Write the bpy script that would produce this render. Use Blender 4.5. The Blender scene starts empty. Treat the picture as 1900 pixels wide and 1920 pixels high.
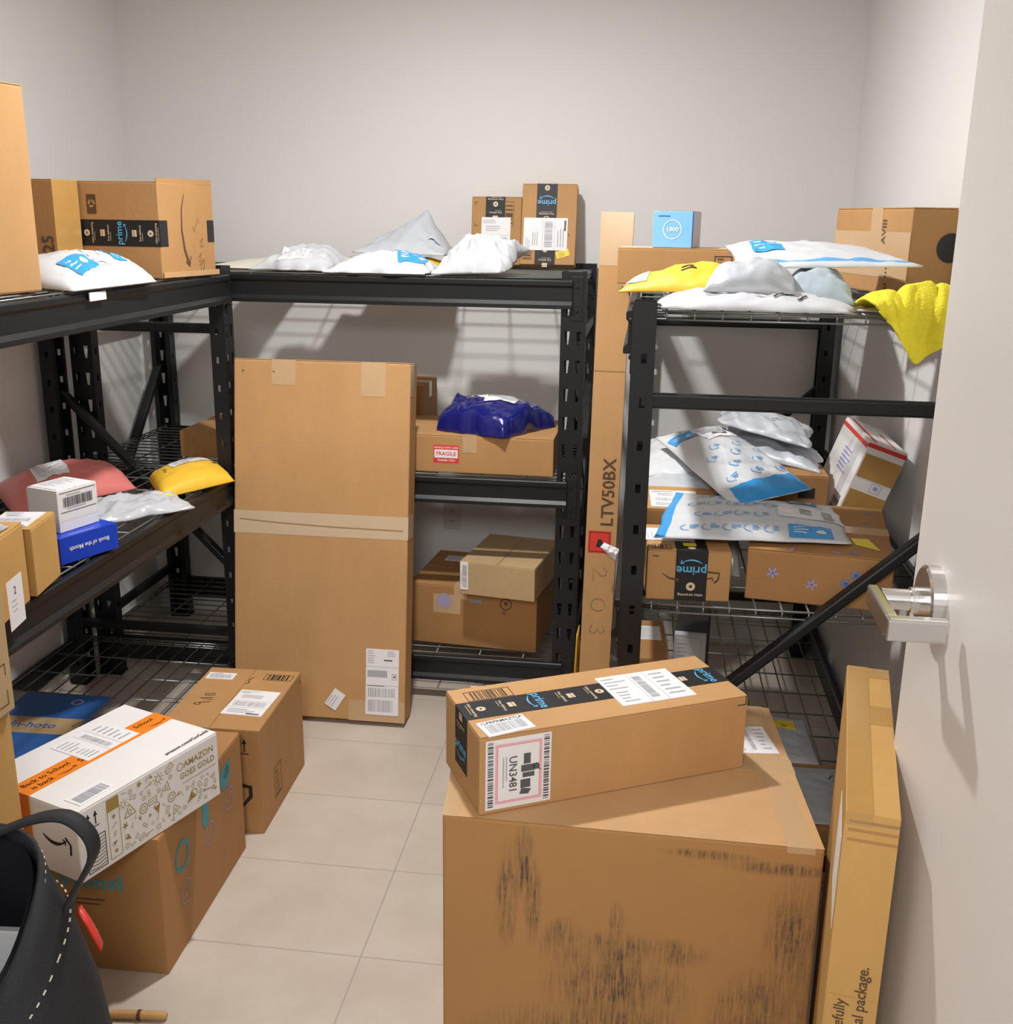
import bpy, math, random
from mathutils import Vector, Matrix, noise
S = bpy.context.scene
COL = S.collection
R = math.radians
random.seed(7)

# ---------------------------------------------------------------- camera
cam = bpy.data.cameras.new('camera'); camo = bpy.data.objects.new('camera', cam); COL.objects.link(camo)
FPX, TH, PS, RO = 1995.5, .270994, .12726, -.01393
fw = Vector((-math.sin(PS)*math.cos(TH), math.cos(PS)*math.cos(TH), -math.sin(TH)))
rt = Vector((math.cos(PS), math.sin(PS), 0)); dn = fw.cross(rt)
r2 = rt*math.cos(RO)+dn*math.sin(RO); d2 = -rt*math.sin(RO)+dn*math.cos(RO)
mw = Matrix((r2, -d2, -fw)).transposed().to_4x4(); mw.translation = (0, 0, 1.75)
camo.matrix_world = mw
cam.sensor_fit = 'HORIZONTAL'; cam.sensor_width = 36; cam.lens = FPX/1900*36; cam.clip_start = .05
S.camera = camo
# ---------------------------------------------------------------- world, lights, exposure
w = bpy.data.worlds.new('hall_ambient'); S.world = w; w.use_nodes = True
w.node_tree.nodes['Background'].inputs[0].default_value = (1.0, .97, .95, 1)
w.node_tree.nodes['Background'].inputs[1].default_value = .36
def area(name, loc, size, energy, col, target=None, shape='DISK', sy=None, spread=180):
    l = bpy.data.lights.new(name, 'AREA'); l.shape = shape; l.size = size
    if sy: l.size_y = sy
    l.energy = energy; l.color = col; l.spread = R(spread)
    o = bpy.data.objects.new(name, l); COL.objects.link(o); o.location = loc
    if target: o.rotation_euler = (Vector(target)-Vector(loc)).to_track_quat('-Z', 'Y').to_euler()
    return o
LX, LY, LZ = -.62, 2.75, 2.75
area('ceiling_lamp', (LX, LY, LZ-.03), .11, 30, (1.0, .995, .99))
area('hall_lamp', (-.1, -.7, 2.5), .7, 30, (1.0, .98, .955), (-.1, 1.2, .6))
S.view_settings.view_transform = 'Standard'; S.view_settings.look = 'None'
S.view_settings.exposure = 0.50; S.view_settings.gamma = 1; S.view_settings.use_curve_mapping = False

# ---------------------------------------------------------------- materials
def lin(c):
    return tuple(((x/255)/12.92 if x/255 <= .04045 else ((x/255+.055)/1.055)**2.4) for x in c)
_m = {}
def mat(name, col, rough=.6, metal=0, var=.0, scale=8, bump=0, bscale=60, coat=0, alpha=1, emit=0, trans=0, spec=.5, stretch=None, col2=None):
    if name in _m: return _m[name]
    m = bpy.data.materials.new(name); m.use_nodes = True; nt = m.node_tree; b = nt.nodes['Principled BSDF']
    b.inputs['Base Color'].default_value = (*col, 1); b.inputs['Roughness'].default_value = rough
    b.inputs['Metallic'].default_value = metal; b.inputs['Specular IOR Level'].default_value = spec
    if coat: b.inputs['Coat Weight'].default_value = coat; b.inputs['Coat Roughness'].default_value = .15
    if trans: b.inputs['Transmission Weight'].default_value = trans
    if alpha < 1: b.inputs['Alpha'].default_value = alpha
    if emit: b.inputs['Emission Color'].default_value = (*col, 1); b.inputs['Emission Strength'].default_value = emit
    if var or bump:
        tc = nt.nodes.new('ShaderNodeTexCoord'); src = tc.outputs['Object']
        if stretch:
            mp = nt.nodes.new('ShaderNodeMapping'); mp.inputs['Scale'].default_value = stretch
            nt.links.new(src, mp.inputs[0]); src = mp.outputs[0]
    if var:
        n = nt.nodes.new('ShaderNodeTexNoise'); n.inputs['Scale'].default_value = scale; n.inputs['Detail'].default_value = 6
        n.inputs['Roughness'].default_value = .65
        nt.links.new(src, n.inputs['Vector'])
        r = nt.nodes.new('ShaderNodeValToRGB'); r.color_ramp.elements[0].position = .3; r.color_ramp.elements[1].position = .7
        c2 = col2 or tuple(x*(1-var) for x in col)
        r.color_ramp.elements[0].color = (*c2, 1); r.color_ramp.elements[1].color = (*[min(1, x*(1+var*.5)) for x in col], 1)
        nt.links.new(n.outputs['Fac'], r.inputs[0]); nt.links.new(r.outputs[0], b.inputs['Base Color'])
    if bump:
        n = nt.nodes.new('ShaderNodeTexNoise'); n.inputs['Scale'].default_value = bscale; n.inputs['Detail'].default_value = 4
        nt.links.new(src, n.inputs['Vector'])
        bp = nt.nodes.new('ShaderNodeBump'); bp.inputs['Strength'].default_value = bump; bp.inputs['Distance'].default_value = .004
        nt.links.new(n.outputs['Fac'], bp.inputs['Height']); nt.links.new(bp.outputs[0], b.inputs['Normal'])
    _m[name] = m; return m
def kraft(name, rgb, var=.10):
    return mat(name, rgb, .72, var=var, scale=5, bump=.12, bscale=90, spec=.3, stretch=(1, 1, .5))
K1 = kraft('kraft_tan', (.53, .298, .125)); K2 = kraft('kraft_brown', (.47, .255, .10)); K3 = kraft('kraft_gold', (.56, .325, .105))
K4 = kraft('kraft_pale', (.50, .345, .18)); K5 = kraft('kraft_rust', (.42, .215, .08)); K6 = kraft('kraft_light', (.57, .345, .165))
KIN = kraft('kraft_edge', (.36, .21, .09))
INK = mat('black_ink', (.018, .016, .015), .6); INKB = mat('brown_ink', (.10, .055, .025), .7); INKG = mat('grey_ink', (.30, .30, .31), .7)
PAPER = mat('label_paper', (.84, .83, .84), .5); CREAM = mat('cream_paper', (.78, .74, .62), .6, var=.05)
PRINT = mat('label_print', (.10, .10, .11), .6); PRINTG = mat('label_grey_print', (.42, .42, .45), .6)
TAPEC = mat('clear_tape', (.56, .37, .20), .25, coat=.4); TAPEP = mat('paper_tape', (.60, .455, .30), .45, var=.05); TAPEB = mat('brown_tape', (.50, .285, .085), .2, coat=.5, var=.08)
TAPEK = mat('black_tape', (.017, .017, .019), .5, spec=.3)
CYAN = mat('cyan_print', (.10, .42, .70), .5); GOLDP = mat('beige_print', (.66, .52, .36), .5)
WPOLY = mat('white_poly', (.63, .645, .67), .36, bump=.3, bscale=18); GPOLY = mat('grey_poly', (.50, .53, .57), .34, bump=.3, bscale=18)
SPOLY = mat('silver_poly', (.54, .55, .575), .28, bump=.35, bscale=16, coat=.2)
BLUEP = mat('blue_poly_print', (.035, .32, .72), .36); BLUEL = mat('blue_line_print', (.12, .36, .68), .5)
NAVY = mat('navy_poly', (.008, .011, .15), .2, coat=.4, bump=.2, bscale=20)
PINK = mat('pink_poly', (.72, .20, .185), .42, bump=.1, bscale=20); YEL = mat('yellow_kraft', (.83, .50, .035), .5, bump=.15, bscale=30)
YST = mat('yellow_sticker', (.88, .72, .04), .5); RED = mat('red_print', (.70, .045, .03), .45); ORANGE = mat('orange_tape', (.86, .24, .02), .35); GOLDI = mat('gold_ink', (.36, .25, .07), .5)
WBOX = mat('white_card', (.82, .80, .78), .5, var=.03); TEAL = mat('teal_ink', (.07, .30, .35), .7); BOXBLUE = mat('royal_blue_card', (.012, .055, .52), .4)
SKY = mat('sky_blue_card', (.21, .50, .83), .45); SKYD = mat('deep_blue_edge', (.03, .08, .35), .5); GREYC = mat('grey_card', (.50, .50, .53), .5); DKBLUE = mat('blue_sleeve', (.03, .12, .38), .45)
STEEL = mat('black_powder_coat', (.0095, .0105, .0115), .42, bump=.05, bscale=200, spec=.38); WIRE = mat('zinc_wire', (.30, .31, .30), .35, .8)
CHROME = mat('satin_chrome', (.72, .71, .70), .22, 1.0); MAG = mat('lilac_print', (.35, .33, .62), .6); STARB = mat('blue_print', (.10, .22, .62), .6)
BLK = mat('black_canvas', (.012, .013, .017), .7, bump=.3, bscale=300); BLKIN = mat('black_lining', (.008, .008, .012), .55)
STITCH = mat('cream_thread', (.6, .55, .45), .7); PINKP = mat('pink_print', (.85, .45, .52), .5)
CLOTH = mat('yellow_microfibre', (.95, .82, .045), .95, var=.12, scale=14, bump=.9, bscale=160)
DOORM = mat('door_paint', (.78, .745, .715), .45, var=.02, scale=3); PLASTIC = mat('white_plastic', (.70, .66, .60), .4)
WOOD = mat('bamboo', (.62, .36, .13), .5, var=.2)

# ---------------------------------------------------------------- mesh helpers
class P:
    def __init__(s): s.v = []; s.f = []; s.m = []; s.mats = []; s.warp = None
    def slot(s, m):
        if m not in s.mats: s.mats.append(m)
        return s.mats.index(m)
    def add(s, vs, fs, m):
        o = len(s.v); k = s.slot(m); s.v += [tuple(v) for v in vs]
        for f in fs: s.f.append([i+o for i in f]); s.m.append(k)
    def box(s, a, b, m):
        x0, y0, z0 = a; x1, y1, z1 = b
        s.add([(x0, y0, z0), (x1, y0, z0), (x1, y1, z0), (x0, y1, z0), (x0, y0, z1), (x1, y0, z1), (x1, y1, z1), (x0, y1, z1)],
              [(0, 3, 2, 1), (4, 5, 6, 7), (0, 1, 5, 4), (1, 2, 6, 5), (2, 3, 7, 6), (3, 0, 4, 7)], m)
    def tube(s, a, b, r, m, n=6, r2=None, cap=True):
        a = Vector(a); b = Vector(b); d = (b-a).normalized(); r2 = r if r2 is None else r2
        x = d.orthogonal().normalized(); y = d.cross(x); vs = []
        for p, q in ((a, r), (b, r2)):
            for i in range(n):
                t = 2*math.pi*(i+.5)/n; vs.append(p+x*q*math.cos(t)+y*q*math.sin(t))
        fs = [(i, (i+1) % n, n+(i+1) % n, n+i) for i in range(n)]
        if cap: fs += [tuple(range(n-1, -1, -1)), tuple(range(n, 2*n))]
        s.add(vs, fs, m)
    def bar(s, a, b, wd, ht, m, up=(0, 0, 1)):
        a = Vector(a); b = Vector(b); d = (b-a).normalized(); x = d.cross(Vector(up)).normalized(); y = x.cross(d)
        vs = []
        for p in (a, b):
            for i, j in ((-1, -1), (1, -1), (1, 1), (-1, 1)): vs.append(p+x*i*wd/2+y*j*ht/2)
        s.add(vs, [(0, 1, 5, 4), (1, 2, 6, 5), (2, 3, 7, 6), (3, 0, 4, 7), (3, 2, 1, 0), (4, 5, 6, 7)], m)
    def build(s, name, parent=None, loc=None, rot=None, bevel=0, smooth=False, solid=0, seg=2):
        me = bpy.data.meshes.new(name)
        vs = [s.warp(v) for v in s.v] if s.warp else s.v
        me.from_pydata(vs, [], s.f); me.validate()
        for m in s.mats: me.materials.append(m)
        if len(me.polygons) == len(s.m): me.polygons.foreach_set('material_index', s.m)
        if smooth: me.polygons.foreach_set('use_smooth', [True]*len(me.polygons))
        me.update()
        o = bpy.data.objects.new(name, me); COL.objects.link(o)
        if parent: o.parent = parent
        if loc: o.location = loc
        if rot: o.rotation_euler = rot
        if solid:
            q = o.modifiers.new('thick', 'SOLIDIFY'); q.thickness = solid; q.offset = 0
        if bevel:
            q = o.modifiers.new('bevel', 'BEVEL'); q.width = bevel; q.segments = seg; q.limit_method = 'ANGLE'; q.angle_limit = R(40)
        return o
def tag(o, label, cat, group=None, kind=None):
    o['label'] = label; o['category'] = cat
    if group: o['group'] = group
    if kind: o['kind'] = kind
    return o
def empty(name, loc, rot=(0, 0, 0)):
    o = bpy.data.objects.new(name, None); COL.objects.link(o); o.location = loc; o.rotation_euler = rot; o.empty_display_size = .1; return o
_tx = {}
def text2d(s, bold=.016):
    if (s, bold) in _tx: return _tx[s, bold]
    c = bpy.data.curves.new('t', 'FONT'); c.body = s; c.size = 1; c.resolution_u = 2; c.offset = bold; c.align_x = 'CENTER'; c.align_y = 'CENTER'
    o = bpy.data.objects.new('t', c); COL.objects.link(o)
    bpy.context.view_layer.update()
    me = bpy.data.meshes.new_from_object(o.evaluated_get(bpy.context.evaluated_depsgraph_get()))
    r = ([(v.co.x, v.co.y) for v in me.vertices], [tuple(p.vertices) for p in me.polygons])
    bpy.data.objects.remove(o); bpy.data.curves.remove(c); bpy.data.meshes.remove(me)
    _tx[s, bold] = r; return r

class Pad:
    """a flat drawing plane: origin O, text direction T, up U, normal N (all Vectors); or a conforming surface through fn"""
    def __init__(s, O, T, U, fn=None):
        s.O = Vector(O); s.T = Vector(T); s.U = Vector(U); s.N = s.T.cross(s.U).normalized(); s.fn = fn
    def sub(s, u, v, rot=0):
        c, n = math.cos(R(rot)), math.sin(R(rot))
        if s.fn:
            f = s.fn
            return Pad((0, 0, 0), (1, 0, 0), (0, 1, 0), lambda a, b, l: f(u+a*c-b*n, v+a*n+b*c, l))
        return Pad(s.O+s.T*u+s.U*v, s.T*c+s.U*n, -s.T*n+s.U*c)
    def pt(s, u, v, l): return s.fn(u, v, l) if s.fn else s.O+s.T*u+s.U*v+s.N*l
    def poly(s, p, vs, m, l=.0008, fs=None):
        p.add([s.pt(a, b, l) for a, b in vs], fs or [tuple(range(len(vs)))], m)
    def rect(s, p, u0, v0, u1, v1, m, l=.0008):
        if s.fn:
            nx = max(1, int(abs(u1-u0)/.008)); ny = max(1, int(abs(v1-v0)/.008)); vs = []; fs = []
            for j in range(ny+1):
                for i in range(nx+1): vs.append((u0+(u1-u0)*i/nx, v0+(v1-v0)*j/ny))
            for j in range(ny):
                for i in range(nx): k = j*(nx+1)+i; fs.append((k, k+1, k+nx+2, k+nx+1))
            s.poly(p, vs, m, l, fs)
        else: s.poly(p, [(u0, v0), (u1, v0), (u1, v1), (u0, v1)], m, l)
    def frame(s, p, u0, v0, u1, v1, t, m, l=.0008):
        s.rect(p, u0, v0, u1, v0+t, m, l); s.rect(p, u0, v1-t, u1, v1, m, l); s.rect(p, u0, v0+t, u0+t, v1-t, m, l); s.rect(p, u1-t, v0+t, u1, v1-t, m, l)
    def text(s, p, t, u, v, size, m, rot=0, l=.0009, bold=.016):
        q = s.sub(u, v, rot); vs, fs = text2d(t, bold); q.poly(p, [(a*size, b*size) for a, b in vs], m, l, fs)
    def disc(s, p, u, v, r, m, l=.0008, n=18, r0=0):
        if r0:
            vs = []
            for i in range(n):
                t = 2*math.pi*i/n
                vs += [(u+r*math.cos(t), v+r*math.sin(t)), (u+r0*math.cos(t), v+r0*math.sin(t))]
            s.poly(p, vs, m, l, [(2*i, (2*i+2) % (2*n), (2*i+3) % (2*n), 2*i+1) for i in range(n)])
        else: s.poly(p, [(u+r*math.cos(2*math.pi*i/n), v+r*math.sin(2*math.pi*i/n)) for i in range(n)], m, l)
    def line(s, p, pts, wd, m, l=.0008, taper=None):
        n = len(pts); vs = []
        for i, (a, b) in enumerate(pts):
            a0, b0 = pts[max(0, i-1)]; a1, b1 = pts[min(n-1, i+1)]
            dx, dy = a1-a0, b1-b0; h = math.hypot(dx, dy) or 1
            ww = wd/2*(taper(i/(n-1)) if taper else 1)
            vs += [(a-dy/h*ww, b+dx/h*ww), (a+dy/h*ww, b-dx/h*ww)]
        s.poly(p, vs, m, l, [(2*i+1, 2*i+3, 2*i+2, 2*i) for i in range(n-1)])
    def smile(s, p, u, v, wd, m, l=.0009, sag=.22, th=.09):
        pts = [(u+wd*(t-.5), v-wd*sag*(1-(2*t-1)**2)) for t in [i/12 for i in range(13)]]
        s.line(p, pts, wd*th, m, l, lambda t: .35+.75*math.sin(math.pi*min(1, t*1.1))if t < .9 else .6)
        e = pts[-1]; s.line(p, [(e[0]-wd*.14, e[1]+wd*.03), (e[0]+wd*.01, e[1]+wd*.015), (e[0]-wd*.03, e[1]-wd*.14)], wd*.05, m, l)
    def barcode(s, p, u0, v0, u1, v1, m, n=26, vert=False, seed=1, l=.0012):
        rr = random.Random(seed); x = 0; ws = []
        for i in range(n): ws.append((rr.choice((1, 1, 2, 3)), rr.choice((1, 1, 2))))
        tot = sum(a+b for a, b in ws)
        for a, b in ws:
            if vert: s.rect(p, u0, v0+(v1-v0)*x/tot, u1, v0+(v1-v0)*(x+a)/tot, m, l)
            else: s.rect(p, u0+(u1-u0)*x/tot, v0, u0+(u1-u0)*(x+a)/tot, v1, m, l)
            x += a+b
    def lines(s, p, u, v, wd, n, dv, m, h=.0016, seed=2, l=.0012):
        rr = random.Random(seed)
        for i in range(n): s.rect(p, u, v-i*dv, u+wd*rr.uniform(.45, 1), v-i*dv+h, m, l)

# ---------------------------------------------------------------- cartons
class Carton:
    def __init__(s, label, loc, yaw, w, d, h, m=K1, cat='box', group='brown shipping boxes', rot=None, name='cardboard_box', seam='x', flaps=True, warp=None, topm=None):
        s.w, s.d, s.h = w, d, h; s.m = m; s.body = P(); s.body.warp = warp; s.warp = warp; s.kids = []
        s.name = name; s.loc = loc; s.rot = rot or (0, 0, R(yaw)); s.meta = (label, cat, group)
        ft = .003; s.body.box((0, 0, 0), (w, d, h-ft if flaps else h), m)
        if flaps:
            g = .0012; tm = topm or m
            for k in (0, 1):
                p = P(); p.warp = warp
                if seam == 'x': p.box((.001, .001 if k == 0 else d/2+g, h-ft), (w-.001, d/2-g if k == 0 else d-.001, h), tm)
                else: p.box((.001 if k == 0 else w/2+g, .001, h-ft), (w/2-g if k == 0 else w-.001, d-.001, h), tm)
                s.kids.append((p, 'flap', .0012, None))
            if seam == 'x':
                for x in (0, w): s.body.box((x-.0006 if x else -.0006, d/2-.0015, h*.45), (x+.0006, d/2+.0015, h-ft), KIN) if False else None
    def pad(s, f):
        w, d, h = s.w, s.d, s.h
        return {'F': Pad((0, 0, 0), (1, 0, 0), (0, 0, 1)), 'R': Pad((w, 0, 0), (0, 1, 0), (0, 0, 1)), 'B': Pad((w, d, 0), (-1, 0, 0), (0, 0, 1)),
                'L': Pad((0, d, 0), (0, -1, 0), (0, 0, 1)), 'T': Pad((0, 0, h), (1, 0, 0), (0, 1, 0))}[f]
    def part(s, name, label=None):
        p = P(); p.warp = s.warp; s.kids.append((p, name, 0, label)); return p
    def tape(s, axis, pos, wd, drop0, drop1, m, label=None, name='tape', t=.0007):
        """strip over the top along axis, folded down both ends"""
        p = s.part(name, label); w, d, h = s.w, s.d, s.h; e = t
        if axis == 'x':
            p.box((-e, pos-wd/2, h), (w+e, pos+wd/2, h+t), m)
            if drop0: p.box((-e, pos-wd/2, h-drop0), (0, pos+wd/2, h), m)
            if drop1: p.box((w, pos-wd/2, h-drop1), (w+e, pos+wd/2, h), m)
        else:
            t = t+.0005; p.box((pos-wd/2, -e, h), (pos+wd/2, d+e, h+t), m)
            if drop0: p.box((pos-wd/2, -e, h-drop0), (pos+wd/2, 0, h), m)
            if drop1: p.box((pos-wd/2, d, h-drop1), (pos+wd/2, d+e, h), m)
        return p
    def strip(s, f, u0, v0, u1, v1, m, label=None, name='tape', t=.0006):
        p = s.part(name, label); slab(p, s.pad(f), u0, v0, u1, v1, t, m); return p
    def label(s, f, uc, vc, wd, ht, rot=0, style='ship', seed=1, m=None, name='shipping_label', text=None):
        p = s.part(name, {'ship': 'white printed shipping label', 'bar': 'white barcode sticker'}.get(style)); q = s.pad(f).sub(uc, vc, rot)
        draw_label(p, q, wd, ht, style, seed, m or PAPER, text); return p
    def done(s, bevel=.0025):
        o = s.body.build(s.name, None, s.loc, s.rot, bevel=bevel); tag(o, *s.meta); s.o = o
        for p, n, bv, lab in s.kids:
            c = p.build(n, o, bevel=bv)
            if lab: c['label'] = lab
        return o
def slab(p, q, u0, v0, u1, v1, t, m):
    if q.fn: q.rect(p, u0, v0, u1, v1, m, t); return
    a = [q.pt(u, v, l) for l in (0, t) for u, v in ((u0, v0), (u1, v0), (u1, v1), (u0, v1))]
    p.add(a, [(0, 3, 2, 1), (4, 5, 6, 7), (0, 1, 5, 4), (1, 2, 6, 5), (2, 3, 7, 6), (3, 0, 4, 7)], m)
def draw_label(p, q, wd, ht, style, seed=1, m=PAPER, text=None):
    x, y = wd/2, ht/2; b = .0018 if q.fn else .0022; l = b+.0005
    slab(p, q, -x, -y, x, y, b, m)
    if style == 'ship':       # portrait 4x6 style
        q.lines(p, -x*.9, y*.86, wd*.5, 3, ht*.035, PRINTG, ht*.012, seed, l)
        q.lines(p, -x*.7, y*.55, wd*.55, 3, ht*.05, PRINTG, ht*.018, seed+1, l)
        q.rect(p, -x, y*.12, x, y*.12+.0009, PRINTG, l)
        q.barcode(p, -x*.8, -y*.32, x*.8, y*.04, PRINTG, 24, seed=seed, l=l)
        q.rect(p, -x, -y*.42, x, -y*.42+.0009, PRINTG, l)
        q.lines(p, -x*.8, -y*.6, wd*.7, 3, ht*.06, PRINTG, ht*.022, seed+3, l)
        q.rect(p, x*.2, -y*.93, x*.85, -y*.85, PRINT, l)
    elif style == 'ups':      # tall 4x8
        q.lines(p, -x*.9, y*.93, wd*.25, 6, ht*.035, PRINTG, ht*.010, seed, l); q.lines(p, x*.3, y*.93, wd*.3, 3, ht*.03, PRINTG, ht*.009, seed+1, l)
        q.rect(p, x*.1, y*.66, x*.6, y*.70, PRINT, l)
        q.rect(p, -x, y*.47, x, y*.475, PRINT, l)
        q.rect(p, -x*.9, y*.16, x*.3, y*.36, PRINTG, l); q.frame(p, x*.6, y*.1, x*.88, y*.27, .001, PRINT, l); q.text(p, 'M', x*.74, y*.185, ht*.05, PRINT, l=l)
        q.rect(p, -x, -y*.1, x, -y*.095, PRINT, l); q.lines(p, -x*.9, -y*.12, wd*.9, 1, .01, PRINT, ht*.008, 3, l)
        q.barcode(p, -x*.85, -y*.45, x*.8, -y*.18, PRINTG, 24, seed=seed, l=l); q.barcode(p, -x*.85, -y*.9, x*.7, -y*.54, PRINTG, 24, seed=seed+1, l=l)
    elif style == 'bar':
        q.barcode(p, -x*.8, -y*.7, x*.8, y*.45, PRINTG, 22, seed=seed, l=l)
        if text: q.text(p, text, 0, y*.7, ht*.22, PRINT, l=l)
        else: q.lines(p, -x*.6, y*.6, wd*.55, 1, .01, PRINTG, ht*.08, seed, l)
    elif style == 'side':     # landscape label with columns
        q.lines(p, -x*.92, y*.75, wd*.3, 4, ht*.11, PRINTG, ht*.03, seed, l); q.lines(p, -x*.85, -y*.2, wd*.22, 4, ht*.1, PRINTG, ht*.03, seed+1, l)
        q.rect(p, -x*.18, -y, -x*.17, y, PRINTG, l); q.barcode(p, -x*.1, -y*.75, x*.12, y*.75, PRINTG, 20, True, seed, l)
        q.rect(p, x*.28, -y, x*.29, y, PRINTG, l); q.lines(p, x*.4, y*.7, wd*.24, 6, ht*.14, PRINTG, ht*.04, seed+2, l)
    elif style == 'text':
        q.lines(p, -x*.85, y*.7, wd*.8, int(ht/.012), .01, PRINTG, .0022, seed, l)
def tape_print(p, q, length, wd, first=.03, step=.072, kinds=('prime', 'icon'), flip=1, l=.0014):
    """printing on the black tape: q origin at the middle of one end, q.U runs along the tape, text runs across it"""
    k = 0; y = first
    while y < length-.012:
        kd = kinds[k % len(kinds)]
        if kd == 'prime':
            q.text(p, 'prime', 0, y+.007*flip, wd*.39, CYAN, l=l); q.smile(p, 0, y-.009*flip, wd*.68, CYAN, l, .16*flip, .07)
        else:
            n = k % 4 if k % 4 < 3 else 1
            if n == 0: q.disc(p, 0, y+.010*flip, wd*.13, GOLDP, l); q.poly(p, [(-wd*.04, y+.004*flip+.003), (wd*.07, y+.010*flip), (-wd*.04, y+.013*flip)], TAPEK, l+.0002); t = 'video streaming'
            elif n == 1: q.rect(p, -wd*.13, y+.003, wd*.13, y+.018, GOLDP, l); q.line(p, [(-wd*.13, y+.012), (wd*.13, y+.012)], .0012, TAPEK, l+.0002); t = 'free delivery'
            else: q.disc(p, 0, y+.012, wd*.16, GOLDP, l, r0=wd*.12); q.disc(p, -wd*.13, y+.009, wd*.05, GOLDP, l); q.disc(p, wd*.13, y+.009, wd*.05, GOLDP, l); t = 'free streaming'
            q.text(p, t, 0, y-.008*flip, wd*.125, GOLDP, l=l); q.lines(p, -wd*.3, y-.016*flip, wd*.6, 1, .01, GOLDP, .0012, k, l)
        y += step; k += 1
def bargrid(p, q, u0, v0, u1, v1, m=INKB, n=9, seed=3, vert=False):
    q.frame(p, u0, v0, u1, v1, .0016, m); q.barcode(p, u0+(u1-u0)*.12, v0+(v1-v0)*.1, u1-(u1-u0)*.12, v1-(v1-v0)*.1, m, n, vert, seed, .0009)
def corner(p, q, u, v, s, m=INKB, su=1, sv=1):
    q.rect(p, min(u, u+su*s), min(v, v+sv*.002), max(u, u+su*s), max(v, v+sv*.002), m); q.rect(p, min(u, u+su*.002), min(v, v+sv*s), max(u, u+su*.002), max(v, v+sv*s), m)
def arrows(p, q, u, v, s, m=INK):
    for du in (0, s*.75):
        q.rect(p, u+du-s*.06, v, u+du+s*.06, v+s, m); q.poly(p, [(u+du-s*.22, v+s*.75), (u+du+s*.22, v+s*.75), (u+du, v+s*1.25)], m)
    q.rect(p, u-s*.35, v-s*.22, u+s*1.1, v-s*.13, m)

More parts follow.
